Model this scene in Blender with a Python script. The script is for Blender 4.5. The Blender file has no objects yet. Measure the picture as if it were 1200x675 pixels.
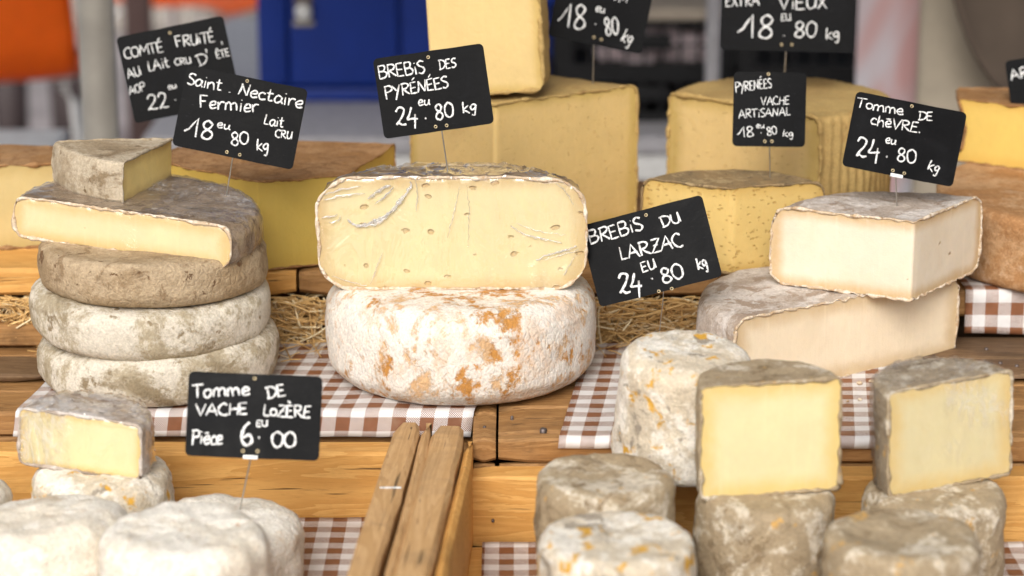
import bpy, bmesh, math, random
from mathutils import Vector, Matrix, noise
R = math.radians
random.seed(7)
scene = bpy.context.scene
COL = scene.collection

# ------------------------------------------------------------------ camera
cam_d = bpy.data.cameras.new("camera")
cam = bpy.data.objects.new("camera", cam_d)
COL.objects.link(cam)
cam.location = (0, 0, .749)
cam.rotation_euler = (R(90 - 15.5), 0, 0)
cam_d.sensor_width = 36
cam_d.lens = 84.69
cam_d.clip_start = .05
cam_d.clip_end = 300
cam_d.dof.use_dof = True
cam_d.dof.focus_distance = 2.38
cam_d.dof.aperture_fstop = 3.8
scene.camera = cam

# ------------------------------------------------------------------ sky and sun (bright overcast, light from the front left)
SUN_EL, SUN_AZ = 38, 194          # azimuth clockwise from +Y
world = bpy.data.worlds.new("World")
scene.world = world
world.use_nodes = True
wt = world.node_tree
wt.nodes.clear()
sky = wt.nodes.new("ShaderNodeTexSky")
sky.sky_type = 'NISHITA'
sky.sun_disc = False
sky.sun_elevation = R(SUN_EL)
sky.sun_rotation = R(SUN_AZ)
sky.dust_density = 4
sky.ozone_density = .6
bg = wt.nodes.new("ShaderNodeBackground")
bg.inputs[1].default_value = .10
wo = wt.nodes.new("ShaderNodeOutputWorld")
hs = wt.nodes.new("ShaderNodeHueSaturation")     # thin cloud: less blue than a clear sky
hs.inputs['Saturation'].default_value = .36
wt.links.new(sky.outputs[0], hs.inputs['Color'])
wt.links.new(hs.outputs[0], bg.inputs[0])
wt.links.new(bg.outputs[0], wo.inputs[0])
sun_d = bpy.data.lights.new("sun", 'SUN')
sun_d.energy = 1.4
sun_d.angle = R(36)
sun_d.color = (1, .975, .93)
sun = bpy.data.objects.new("sun", sun_d)
COL.objects.link(sun)
sd = Vector((math.sin(R(SUN_AZ)) * math.cos(R(SUN_EL)), math.cos(R(SUN_AZ)) * math.cos(R(SUN_EL)), math.sin(R(SUN_EL))))
sun.rotation_euler = sd.to_track_quat('Z', 'Y').to_euler()
scene.view_settings.view_transform = 'Standard'
scene.view_settings.look = 'None'
scene.view_settings.exposure = 0.62
scene.view_settings.gamma = 1
scene.render.engine = 'CYCLES'
scene.cycles.max_bounces = 10
scene.cycles.transparent_max_bounces = 16
scene.cycles.use_denoising = True

# ------------------------------------------------------------------ object helpers
def tag(o, label=None, cat=None, group=None, kind=None):
    if label: o['label'] = label
    if cat: o['category'] = cat
    if group: o['group'] = group
    if kind: o['kind'] = kind
    return o

def empty(name, loc=(0, 0, 0), rot=(0, 0, 0)):
    o = bpy.data.objects.new(name, None)
    COL.objects.link(o)
    o.location = loc
    o.rotation_euler = [R(a) for a in rot]
    o.empty_display_size = .03
    return o

def mesh_obj(name, bm, mats, parent=None, smooth=True, angle=None):
    me = bpy.data.meshes.new(name)
    bm.to_mesh(me)
    bm.free()
    for m in (mats if isinstance(mats, (list, tuple)) else [mats]):
        me.materials.append(m)
    if smooth:
        me.shade_smooth()
        if angle: me.set_sharp_from_angle(angle=R(angle))
    o = bpy.data.objects.new(name, me)
    COL.objects.link(o)
    if parent: o.parent = parent
    return o

def box(bm, x0, x1, y0, y1, z0, z1, bev=0, mtx=None, seg=2):
    r = bmesh.ops.create_cube(bm, size=1, matrix=Matrix.Translation(((x0+x1)/2, (y0+y1)/2, (z0+z1)/2)) @ Matrix.Diagonal((x1-x0, y1-y0, z1-z0, 1)))
    vs = r['verts']
    if bev:
        es = list({e for v in vs for e in v.link_edges})
        g = bmesh.ops.bevel(bm, geom=es, offset=bev, segments=seg, affect='EDGES', profile=.6)
        vs = list({v for f in g['faces'] for v in f.verts} | {v for v in vs if v.is_valid})
    if mtx is not None:
        bmesh.ops.transform(bm, matrix=mtx, verts=vs)
    return vs

def tube(bm, pts, rad, n=8, cap=True, flat=1.0, up=None):
    """round bar along pts; rad a number or one per point"""
    pts = [Vector(p) for p in pts]
    m = len(pts)
    rr = rad if isinstance(rad, (list, tuple)) else [rad] * m
    rings = []
    for i, p in enumerate(pts):
        t = (pts[min(i+1, m-1)] - pts[max(i-1, 0)])
        if t.length < 1e-9: t = Vector((0, 0, 1))
        t.normalize()
        a = up if up is not None else (Vector((0, 0, 1)) if abs(t.z) < .9 else Vector((1, 0, 0)))
        s = t.cross(a)
        if s.length < 1e-6: s = t.orthogonal()
        s.normalize()
        u = s.cross(t).normalized()
        rings.append([bm.verts.new(p + s * (math.cos(2*math.pi*k/n) * rr[i]) + u * (math.sin(2*math.pi*k/n) * rr[i] * flat)) for k in range(n)])
    for a, b in zip(rings, rings[1:]):
        for k in range(n):
            bm.faces.new((a[k], a[(k+1) % n], b[(k+1) % n], b[k]))
    if cap:
        bm.faces.new(rings[0])
        bm.faces.new(rings[-1][::-1])

def lathe(bm, prof, n=32, mtx=None):
    rings = []
    vs = []
    for r, z in prof:
        if r < 1e-6:
            rings.append([bm.verts.new((0, 0, z))])
        else:
            rings.append([bm.verts.new((r*math.cos(2*math.pi*k/n), r*math.sin(2*math.pi*k/n), z)) for k in range(n)])
        vs += rings[-1]
    for a, b in zip(rings, rings[1:]):
        for k in range(n):
            if len(a) == 1 and len(b) > 1: bm.faces.new((a[0], b[(k+1) % n], b[k]))
            elif len(b) == 1 and len(a) > 1: bm.faces.new((a[k], a[(k+1) % n], b[0]))
            elif len(a) > 1: bm.faces.new((a[k], a[(k+1) % n], b[(k+1) % n], b[k]))
    if mtx is not None:
        bmesh.ops.transform(bm, matrix=mtx, verts=vs)
    return vs

# ------------------------------------------------------------------ material helpers
class NT:
    def __init__(s, name):
        s.m = bpy.data.materials.new(name)
        s.m.use_nodes = True
        s.t = s.m.node_tree
        s.b = s.t.nodes["Principled BSDF"]
        s.out = s.t.nodes["Material Output"]
    def n(s, typ, **kw):
        nd = s.t.nodes.new("ShaderNode" + typ)
        for k, v in kw.items(): setattr(nd, k, v)
        return nd
    def set(s, sock, v):
        if hasattr(v, 'is_output') or isinstance(v, bpy.types.NodeSocket): s.t.links.new(v, sock)
        else: sock.default_value = v
    def math(s, op, a, b=None, c=None, clamp=False):
        nd = s.n("Math", operation=op, use_clamp=clamp)
        for i, v in enumerate((a, b, c)):
            if v is not None: s.set(nd.inputs[i], v)
        return nd.outputs[0]
    def coords(s, kind='Object', scale=(1, 1, 1), rnd=True):
        tc = s.n("TexCoord").outputs[kind]
        if rnd:
            oi = s.n("ObjectInfo").outputs['Random']
            sc = s.math('MULTIPLY', oi, 7.3)
            va = s.n("VectorMath", operation='ADD')
            s.set(va.inputs[0], tc); s.set(va.inputs[1], sc)
            tc = va.outputs[0]
        mp = s.n("Mapping")
        mp.inputs['Scale'].default_value = scale
        s.set(mp.inputs[0], tc)
        return mp.outputs[0]
    def noise(s, vec, scale, detail=5, rough=.55, dist=0, out='Fac'):
        nd = s.n("TexNoise")
        s.set(nd.inputs['Vector'], vec)
        nd.inputs['Scale'].default_value = scale
        nd.inputs['Detail'].default_value = detail
        nd.inputs['Roughness'].default_value = rough
        nd.inputs['Distortion'].default_value = dist
        return nd.outputs[out]
    def ramp(s, fac, lo, hi, a=0, b=1):
        nd = s.n("MapRange")
        nd.interpolation_type = 'SMOOTHSTEP'
        s.set(nd.inputs[0], fac)
        for i, v in enumerate((lo, hi, a, b)): nd.inputs[i+1].default_value = v
        return nd.outputs[0]
    def mix(s, fac, a, b, mode='MIX'):
        nd = s.n("Mix", data_type='RGBA', blend_type=mode)
        s.set(nd.inputs[0], fac)
        for i, v in ((6, a), (7, b)):
            s.set(nd.inputs[i], v if isinstance(v, bpy.types.NodeSocket) else (*v, 1))
        return nd.outputs[2]
    def bump(s, h, dist=.001, strength=1, prev=None):
        nd = s.n("Bump")
        nd.inputs['Strength'].default_value = strength
        nd.inputs['Distance'].default_value = dist
        s.set(nd.inputs['Height'], h)
        if prev: s.set(nd.inputs['Normal'], prev)
        return nd.outputs[0]
    def fin(s, col, rough=.6, normal=None, sss=0, sssr=(1, .6, .3), ssss=.004, spec=.4, metal=0):
        s.set(s.b.inputs['Base Color'], col if isinstance(col, bpy.types.NodeSocket) else (*col, 1))
        s.set(s.b.inputs['Roughness'], rough)
        s.b.inputs['Metallic'].default_value = metal
        s.b.inputs['Specular IOR Level'].default_value = spec
        if normal: s.set(s.b.inputs['Normal'], normal)
        if sss:
            s.b.inputs['Subsurface Weight'].default_value = sss
            s.b.inputs['Subsurface Radius'].default_value = sssr
            s.b.inputs['Subsurface Scale'].default_value = ssss
        return s.m

def plain(name, col, rough=.5, metal=0, var=.12, scale=40, spec=.4):
    t = NT(name)
    v = t.coords()
    n = t.noise(v, scale, 6, .6)
    c = t.mix(t.ramp(n, .3, .75), [x*(1-var) for x in col], [min(1, x*(1+var)) for x in col])
    return t.fin(c, rough, t.bump(t.noise(v, scale*6, 4), .0005, .3), metal=metal, spec=spec)

def rind(name, base, c2, c3, c4, s1=14, s2=26, s3=45, t2=(.42, .6), t3=(.5, .62), t4=(.6, .68), fine=430, bmp=.0012, rough=.82, stretch=(1, 1, 1), dist=.6, spec=.25, relief=.15):
    """mould-ripened rind: a base tone, two layers of patches, small spots, powdery grain"""
    t = NT(name)
    v = t.coords(scale=stretch)
    n1 = t.noise(v, s1, 7, .62, dist)
    n2 = t.noise(v, s2, 8, .66, dist)
    n3 = t.noise(v, s3, 6, .6, .3)
    nf = t.noise(v, fine, 6, .7)
    nm = t.noise(v, fine*.28, 6, .68)
    # edges of the patches are ragged: add grain before the threshold
    def ragged(n, k=.24): return t.math('ADD', n, t.math('MULTIPLY', t.math('SUBTRACT', nm, .5), k*2))
    m2 = t.ramp(ragged(n1), *t2)
    m3 = t.ramp(ragged(n2), *t3)
    m4 = t.ramp(ragged(n3, .2), *t4)
    c = t.mix(m2, base, c2)
    c = t.mix(m3, c, c3)
    c = t.mix(m4, c, c4)
    g = t.ramp(nf, .25, .75, .8, 1.14)
    g2 = t.ramp(nm, .25, .75, .85, 1.1)
    gg = t.n("CombineColor")
    k = t.math('MULTIPLY', g, g2)
    for i in range(3): t.set(gg.inputs[i], k)
    c = t.mix(1.0, c, gg.outputs[0], 'MULTIPLY')
    h = t.math('ADD', t.math('MULTIPLY', nm, .7), t.math('MULTIPLY', nf, .3))
    h = t.math('ADD', h, t.math('MULTIPLY', m3, relief))
    h = t.math('SUBTRACT', h, t.math('MULTIPLY', m4, .35))
    cr = t.n("TexVoronoi"); cr.feature = 'DISTANCE_TO_EDGE'; t.set(cr.inputs['Vector'], v); cr.inputs['Scale'].default_value = fine*.35
    h = t.math('ADD', h, t.math('MULTIPLY', t.ramp(cr.outputs['Distance'], 0, .25), .22))
    return t.fin(c, rough, t.bump(h, bmp, .85), spec=spec, sss=.08, ssss=.003)

def paste(name, col, rim, Rw, H, cr, rimw=.014, col2=None, holes=0, hole_scale=55, hole_r=.16, lines=.35, rough=.5, bmp=.0009, curdy=.35, hole_dark=.75):
    """cut cheese: colour deepens towards the rind by real distance from it; scattered eyes"""
    t = NT(name)
    tc = t.n("TexCoord").outputs['Object']
    sx = t.n("SeparateXYZ"); t.set(sx.inputs[0], tc)
    rr = t.math('POWER', t.math('ADD', t.math('POWER', sx.outputs[0], 2.0), t.math('POWER', sx.outputs[1], 2.0)), .5)
    qx = t.math('SUBTRACT', rr, Rw - cr)
    qz = t.math('SUBTRACT', t.math('ABSOLUTE', t.math('SUBTRACT', sx.outputs[2], H/2)), H/2 - cr)
    mx, mz = t.math('MAXIMUM', qx, 0), t.math('MAXIMUM', qz, 0)
    ln = t.math('POWER', t.math('ADD', t.math('MULTIPLY', mx, mx), t.math('MULTIPLY', mz, mz)), .5)
    d = t.math('SUBTRACT', t.math('ADD', ln, t.math('MINIMUM', t.math('MAXIMUM', qx, qz), 0)), cr)   # 0 at the rind, negative inside
    v = t.coords()
    n1 = t.noise(v, 18, 5, .55, .4)
    n2 = t.noise(v, 120, 6, .65)
    dd = t.math('ADD', d, t.math('MULTIPLY', t.math('SUBTRACT', t.math('ADD', t.math('MULTIPLY', n1, .5), t.math('MULTIPLY', t.noise(v, 75, 5, .65), .5)), .5), rimw*1.7))
    m = t.ramp(dd, -rimw*1.7, -rimw*.15)
    c = t.mix(t.ramp(n1, .3, .7), col, col2 or [x*.93 for x in col])
    c = t.mix(t.math('MULTIPLY', m, .9), c, rim)
    c = t.mix(t.ramp(n2, .35, .8, 0, .28), c, [x*.82 for x in col])
    drag = t.noise(t.coords(scale=(1, 1, .06)), 150, 3, .55)
    c = t.mix(t.ramp(drag, .55, .75, 0, .22), c, [min(1, x*1.1) for x in col])
    c = t.mix(t.ramp(t.noise(v, 9, 4, .6, 1), .5, .75, 0, .14), c, rim)
    h = t.math('ADD', t.math('MULTIPLY', n2, .6), t.math('MULTIPLY', t.noise(v, 600, 3), .25))
    nn = t.noise(t.coords(scale=(1, 1, .12)), 260, 3, .5)     # knife drag
    h = t.math('ADD', h, t.math('MULTIPLY', nn, lines))
    if holes:
        vo = t.n("TexVoronoi")
        wv = t.n("VectorMath", operation='ADD')
        t.set(wv.inputs[0], t.coords(scale=(1, 1, 1.7)))
        t.set(wv.inputs[1], t.math('MULTIPLY', t.noise(v, 90, 3), .010))
        t.set(vo.inputs['Vector'], wv.outputs[0])
        vo.inputs['Scale'].default_value = hole_scale
        cs = t.n("SeparateColor"); t.set(cs.inputs[0], vo.outputs['Color'])
        keep = t.math('LESS_THAN', cs.outputs[0], holes)
        size = t.math('MULTIPLY', cs.outputs[1], hole_r)
        hm = t.math('MULTIPLY', keep, t.ramp(t.math('SUBTRACT', vo.outputs['Distance'], size), -.06, .03, 1, 0))
        c = t.mix(t.math('MULTIPLY', hm, hole_dark), c, [rim[0]*.75, rim[1]*.6, rim[2]*.45])
        h = t.math('SUBTRACT', h, t.math('MULTIPLY', hm, 3.0))
    if curdy:
        h = t.math('ADD', h, t.math('MULTIPLY', t.noise(v, 45, 4, .6, 1.2), curdy))
    return t.fin(c, rough, t.bump(h, bmp, .8), sss=.25, sssr=(1, .7, .35), ssss=.006, spec=.35)

def wood(name, c1, c2, c3, axis='x', ring=42, rough=.65, dark=(.05, .03, .015), stain=.35, bmp=.0006):
    t = NT(name)
    k = {'x': (.09, 1, 1), 'y': (1, .09, 1), 'z': (1, 1, .09)}[axis]
    v = t.coords(scale=k)
    vr = t.coords(scale=(1, 1, 1))
    n1 = t.noise(v, ring, 4, .5, 1.6)
    w = t.math('FRACT', t.math('MULTIPLY', n1, 7))
    grain = t.ramp(w, .0, .9)
    fine = t.noise(v, 700, 5, .7)
    c = t.mix(grain, c1, c2)
    c = t.mix(t.ramp(fine, .45, .75, 0, .6), c, c3)
    st = t.noise(vr, 16, 6, .65, .5)
    c = t.mix(t.math('MULTIPLY', t.ramp(st, .5, .75), stain), c, dark)
    # a few knots
    vo = t.n("TexVoronoi"); t.set(vo.inputs['Vector'], t.coords(scale=tuple(.35 if q < .5 else 1 for q in k)))
    vo.inputs['Scale'].default_value = 14
    kn = t.ramp(vo.outputs['Distance'], .03, .10, 1, 0)
    c = t.mix(t.math('MULTIPLY', kn, .6), c, dark)
    ck = t.noise(t.coords(scale=tuple(q*.35 if q < .5 else q for q in k)), 210, 3, .6, .4)      # drying cracks along the grain
    ckm = t.ramp(ck, .66, .72)
    c = t.mix(t.math('MULTIPLY', ckm, .75), c, dark)
    sc = t.noise(t.coords(scale=(1, 1, 1)), 5, 5, .6, 1.5)                    # handling grime
    c = t.mix(t.ramp(sc, .5, .72, 0, .4), c, [q*.45 for q in c1])
    h = t.math('ADD', t.math('MULTIPLY', fine, .6), t.math('MULTIPLY', w, .35))
    h = t.math('SUBTRACT', h, t.math('MULTIPLY', ckm, 1.2))
    h = t.math('ADD', h, t.math('MULTIPLY', t.noise(vr, 35, 4, .6), .8))
    return t.fin(c, rough, t.bump(h, bmp, .9), spec=.3)

def gingham(name, brown, white, cell=.0137):
    t = NT(name)
    uv = t.n("UVMap").outputs[0] if False else t.n("TexCoord").outputs['UV']
    sp = t.n("SeparateXYZ"); t.set(sp.inputs[0], uv)
    def band(s): return t.math('LESS_THAN', t.math('FRACT', t.math('DIVIDE', s, cell*2)), .5)
    a, b = band(sp.outputs[0]), band(sp.outputs[1])
    both = t.math('MULTIPLY', a, b)
    one = t.math('SUBTRACT', t.math('MAXIMUM', a, b), both)
    dg = t.math('FRACT', t.math('DIVIDE', t.math('ADD', sp.outputs[0], sp.outputs[1]), .0021))
    dg2 = t.math('FRACT', t.math('DIVIDE', t.math('SUBTRACT', sp.outputs[0], sp.outputs[1]), .0021))
    hatch = t.math('MAXIMUM', t.math('LESS_THAN', dg, .34), t.math('LESS_THAN', dg2, .26))
    f = t.math('ADD', both, t.math('MULTIPLY', one, hatch), clamp=True)
    n = t.noise(t.coords(), 60, 5, .6)
    big = t.noise(t.coords(scale=(1, .5, 1)), 9, 4, .6, .6)
    c = t.mix(f, t.mix(t.ramp(n, .35, .7), white, [x*.9 for x in white]), t.mix(t.ramp(n, .3, .7), brown, [x*.8 for x in brown]))
    c = t.mix(t.ramp(t.noise(t.coords(), 13, 5, .65), .56, .74, 0, .35), c, (.42, .34, .24))
    return t.fin(c, .45, t.bump(big, .006, .8, t.bump(t.noise(t.coords(), 40, 4), .0012, .6)), spec=.35)

def film_mat(name, rough=.1, amt=.55, cover=.015, fold=.4, scale=60, bump=.0022):
    t = NT(name)
    t.t.nodes.remove(t.b)
    v = t.coords(scale=(1, 1, .45))
    n = t.noise(v, scale, 5, .6, 2.2)
    ridge = t.math('SUBTRACT', 1, t.math('ABSOLUTE', t.math('MULTIPLY', t.math('SUBTRACT', n, .5), 5)), clamp=True)
    zone = t.ramp(t.noise(t.coords(), 9, 2, .5), .46, .62)          # where the film is bunched, the rest is stretched smooth
    ridge = t.math('MULTIPLY', ridge, zone)
    bp = t.bump(t.math('ADD', t.math('MULTIPLY', ridge, .5), t.noise(v, scale*.5, 3, .5, 1)), bump, 1)
    gl = t.n("BsdfGlossy"); gl.inputs['Roughness'].default_value = rough
    gl.inputs['Color'].default_value = (1, 1, 1, 1)
    t.set(gl.inputs['Normal'], bp)
    tr = t.n("BsdfTransparent"); tr.inputs[0].default_value = (.97, .97, .97, 1)
    df = t.n("BsdfDiffuse"); df.inputs[0].default_value = (.8, .8, .82, 1)
    lw = t.n("LayerWeight"); lw.inputs[0].default_value = .5
    t.set(lw.inputs[1], bp)
    fr = t.math('ADD', .07, t.math('MULTIPLY', t.math('POWER', lw.outputs['Facing'], 3.5), .8))
    m1 = t.n("MixShader"); t.set(m1.inputs[0], t.math('MULTIPLY', fr, amt*2, clamp=True))
    t.t.links.new(tr.outputs[0], m1.inputs[1]); t.t.links.new(gl.outputs[0], m1.inputs[2])
    m2 = t.n("MixShader"); t.set(m2.inputs[0], t.math('ADD', cover, t.math('MULTIPLY', t.ramp(ridge, .72, 1), fold)))  # white diffuse on ridges: whitish bunched film, with its highlight streaks painted in
    t.t.links.new(m1.outputs[0], m2.inputs[1]); t.t.links.new(df.outputs[0], m2.inputs[2])
    t.t.links.new(m2.outputs[0], t.out.inputs[0])
    return t.m

# ------------------------------------------------------------------ materials
M = {}
M['pave'] = plain('paving', (.30, .27, .27), .85, var=.25, scale=3)
M['pine'] = wood('fresh_pine', (.74, .41, .125), (.62, .31, .08), (.50, .24, .06), 'x', stain=.10, ring=30)
M['pine_y'] = wood('handled_pine', (.60, .375, .18), (.50, .295, .125), (.40, .225, .095), 'y', stain=.3, ring=34)
M['pine_z'] = wood('pine_post', (.50, .30, .13), (.42, .23, .09), (.34, .18, .07), 'z', stain=.25)
M['old'] = wood('aged_plank', (.40, .215, .08), (.30, .15, .05), (.14, .065, .025), 'x', stain=.55, ring=38)
M['old_z'] = wood('aged_post', (.40, .25, .12), (.31, .18, .08), (.2, .11, .05), 'z', stain=.6)
M['weathered'] = wood('weathered_plank', (.22, .135, .07), (.15, .085, .042), (.07, .038, .02), 'x', stain=.7, ring=44)
M['cloth'] = gingham('brown_gingham', (.245, .098, .045), (.73, .71, .695))
M['board'] = NT('slate_board')
def _board():
    t = M['board']
    v = t.coords()
    n = t.noise(v, 30, 6, .65, .8)
    sc = t.noise(t.coords(scale=(1, 4, 1)), 160, 4, .6)
    c = t.mix(t.ramp(n, .45, .8), (.004, .004, .0045), (.009, .0093, .0105))
    c = t.mix(t.ramp(sc, .66, .74, 0, .5), c, (.05, .05, .052))
    M['board'] = t.fin(c, t.ramp(n, .3, .7, .36, .6), t.bump(t.noise(v, 240, 3), .0003, .5), spec=.10)
_board()
def _chalk():
    t = NT('chalk_paint')
    n = t.noise(t.coords(), 620, 5, .75)
    M['chalk'] = t.fin(t.mix(t.ramp(n, .36, .56), (.30, .30, .31), (.86, .86, .84)), .7)
_chalk()
M['brass'] = plain('eyelet_brass', (.55, .45, .28), .35, .9)
M['wire'] = plain('steel_wire', (.50, .48, .45), .35, .9)
M['clip'] = plain('clip_plastic', (.75, .75, .73), .4)
M['nail'] = plain('iron_nail', (.16, .13, .12), .5, .8)
M['galv'] = plain('galvanised_steel', (.36, .335, .295), .42, .35, var=.15, scale=12)
M['rust'] = plain('brown_post', (.10, .062, .055), .7)
M['blue'] = plain('blue_paint', (.002, .026, .22), .42, var=.1, scale=8)
M['orange'] = plain('orange_plastic', (.95, .19, .012), .45, var=.05)
M['white'] = plain('white_paint', (.72, .72, .70), .5)
M['greyw'] = plain('grey_laminate', (.42, .41, .43), .5)
M['blackp'] = plain('black_plastic', (.011, .011, .012), .55, spec=.25)
M['backing'] = plain('black_backing', (.012, .012, .016), .6, spec=.2)
M['pinkw'] = plain('pale_box', (.75, .62, .64), .7)
M['beigeb'] = plain('beige_board', (.40, .34, .27), .7)
M['taupe'] = plain('taupe_cloth', (.115, .085, .063), .9, var=.2, scale=6)
M['canvas'] = plain('beige_canvas', (.43, .37, .285), .9, var=.15, scale=7)
M['darkp'] = plain('dark_leather', (.05, .035, .035), .6)
M['denim'] = plain('grey_blue_fabric', (.13, .17, .25), .85)
M['leafg'] = plain('dry_leaf', (.14, .12, .035), .8, var=.5, scale=30)
M['terra'] = plain('dull_stone', (.33, .30, .27), .8)
def _pink():
    t = NT('pink_white_sheet')
    v = t.coords(scale=(1, 1, .55))
    n = t.noise(v, 3.2, 3, .5, .8)
    c = t.mix(t.ramp(n, .47, .6), (.60, .585, .63), (.58, .34, .33))
    M['pinksheet'] = t.fin(c, .8, t.bump(t.noise(v, 6, 3), .01, .4))
_pink()
def _straw():
    t = NT('straw')
    g = t.n("NewGeometry").outputs['Random Per Island']
    c = t.mix(g, (.80, .53, .22), (.50, .28, .085))
    c = t.mix(t.ramp(g, .75, .95), c, (.92, .78, .50))
    M['straw'] = t.fin(c, .5, spec=.45)
_straw()
# rinds
M['r_grey'] = rind('grey_stone_rind', (.36, .275, .175), (.50, .42, .31), (.24, .175, .105), (.19, .13, .07), s1=11, s2=24, s3=60, t2=(.40, .62), t3=(.52, .66), t4=(.63, .70))
M['r_greypale'] = rind('pale_bloomed_rind', (.42, .35, .24), (.64, .58, .48), (.29, .23, .145), (.25, .19, .115), s1=12, s2=17, s3=40, t2=(.40, .54), t3=(.53, .66), t4=(.6, .7), dist=1.0)
M['r_tan'] = rind('tan_crust', (.37, .265, .155), (.46, .35, .225), (.27, .185, .105), (.16, .09, .045), s1=16, s2=34, s3=70, t3=(.52, .64), t4=(.64, .70), bmp=.0022)
M['r_brown'] = rind('brown_mottled_rind', (.24, .16, .09), (.34, .245, .155), (.14, .085, .045), (.44, .36, .26), s1=15, s2=38, s3=60, t4=(.62, .72))
M['r_orange'] = rind('white_bloom_on_orange_rind', (.80, .74, .66), (.72, .58, .46), (.61, .39, .21), (.50, .235, .06), s1=24, s2=21, s3=17, t2=(.47, .66), t3=(.49, .63), t4=(.535, .635), stretch=(1.0, 1.0, .8), dist=.7, relief=-.5, bmp=.0018)
M['r_whitetop'] = M['r_orange']
M['r_cream'] = rind('cream_bloomed_rind', (.77, .69, .565), (.82, .77, .68), (.64, .53, .40), (.55, .38, .26), s1=14, s2=26, s3=50, t2=(.4, .58), t3=(.56, .68), t4=(.66, .75), bmp=.002)
M['r_tomme'] = rind('grey_white_tomme_rind', (.37, .285, .18), (.63, .555, .44), (.23, .165, .095), (.52, .31, .10), s1=20, s2=30, s3=42, t2=(.47, .63), t3=(.53, .66), t4=(.63, .72), bmp=.0014, dist=.9)
M['r_tommew'] = rind('white_orange_spotted_rind', (.62, .53, .40), (.78, .73, .64), (.33, .28, .22), (.62, .34, .05), s1=22, s2=30, s3=44, t2=(.42, .58), t3=(.57, .66), t4=(.575, .66), bmp=.0014, dist=.8)
M['r_goat'] = rind('lilac_grey_bloom', (.50, .415, .345), (.66, .60, .55), (.36, .275, .21), (.32, .22, .14), s1=18, s2=30, s3=55, t4=(.66, .74), bmp=.0016)
M['r_edge'] = rind('pale_rind_edge', (.62, .48, .33), (.78, .68, .55), (.50, .34, .20), (.40, .26, .15), s1=60, s2=90, s3=120, fine=500)
M['r_comte'] = rind('brown_sandy_rind', (.33, .17, .065), (.39, .22, .10), (.25, .125, .05), (.46, .30, .16), s1=18, s2=50, s3=90, t4=(.66, .74), fine=420, bmp=.0012)
M['r_red'] = rind('rust_washed_rind', (.40, .205, .085), (.48, .29, .15), (.50, .34, .215), (.29, .14, .06), s1=10, s2=16, s3=50, t3=(.54, .7), t4=(.65, .75), bmp=.0012)
M['r_yellow'] = rind('yellow_smooth_rind', (.47, .32, .12), (.40, .26, .095), (.34, .21, .075), (.26, .15, .055), s1=12, s2=26, s3=60, t3=(.58, .7), t4=(.68, .76), bmp=.0012)
M['r_olive'] = rind('olive_brown_rind', (.30, .20, .095), (.24, .17, .09), (.40, .29, .15), (.16, .11, .06), s1=18, s2=40, s3=70)
M['film'] = film_mat('cling_film', bump=.006, rough=.07, amt=.62, cover=.012, fold=.25, scale=52)
M['film_fold'] = film_mat('cling_film_fold', rough=.12, amt=1.6, cover=.10, fold=.4, scale=160)
M['film_dull'] = film_mat('cling_film_soft', rough=.16, amt=.4, cover=.03, fold=.22, scale=70)

# ------------------------------------------------------------------ cheese building
def profile(Rw, H, ct, cb, bulge, dome, step):
    P = []
    def seg(a, b):
        n = max(1, int(math.hypot(b[0]-a[0], b[1]-a[1]) / step))
        for i in range(n): P.append((a[0]+(b[0]-a[0])*i/n, a[1]+(b[1]-a[1])*i/n))
    def arc(cx, cz, r, a0, a1):
        n = max(3, int(r*abs(a1-a0)/step))
        for i in range(n):
            a = a0+(a1-a0)*i/n
            P.append((cx+r*math.cos(a), cz+r*math.sin(a)))
    seg((0, 0), (Rw-cb, 0))
    arc(Rw-cb, cb, cb, -math.pi/2, 0)
    seg((Rw, cb), (Rw, H-ct))
    arc(Rw-ct, H-ct, ct, 0, math.pi/2)
    seg((Rw-ct, H), (0, H))
    P.append((0, H))
    out = []
    for r, z in P:
        z2 = z + (dome*(1-(r/Rw)**2) if z > H*.5 else 0)
        out.append((r + bulge*math.sin(math.pi*z/H)*(r/Rw)**3, z2))
    return out

def wheel_bm(Rw, H, ct=.02, cb=.02, bulge=.002, dome=0, segs=128, step=.0045, a1=.0022, f1=16, a2=.0007, f2=70, seed=0, taper=0, ridges=0, ridge_a=.0012, oval=0, groove=()):
    bm = bmesh.new()
    prof = profile(Rw, H, ct, cb, bulge, dome, step)
    lathe(bm, prof, segs)
    bm.normal_update()
    off = Vector((seed*3.7, seed*1.9, seed*5.3))
    zmin = 0
    for v in bm.verts:
        p = v.co
        n = v.normal
        q = p + off
        k = a1*noise.fractal(q*f1, 1, 2, 3) + a2*noise.fractal(q*f2, 1, 2, 3)
        r = math.hypot(p.x, p.y)
        if ridges and r > Rw*.9:
            k += ridge_a*math.sin(math.atan2(p.y, p.x)*ridges) * min(1, max(0, (abs(n.x)+abs(n.y))-.2))
        if n.z < -.8 and p.z < .003: k = min(0, k*.3)
        for gz, gd, gw in groove:
            k -= gd*math.exp(-((p.z+.004*noise.noise(p*12)-gz)/gw)**2)*(r > Rw*.5)*(.5+abs(noise.noise(q*20)))
        np_ = p + n*k
        np_.z += taper*p.x*(p.z/H)
        if oval: np_.x *= 1+oval
        np_.z = max(0, np_.z)
        v.co = np_
    return bm

def cheese_wheel(name, mat, label, cat, loc, rot=(0, 0, 0), group=None, **kw):
    o = mesh_obj(name, wheel_bm(**kw), mat)
    o.location = loc
    o.rotation_euler = [R(a) for a in rot]
    return tag(o, label, cat, group)

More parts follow.
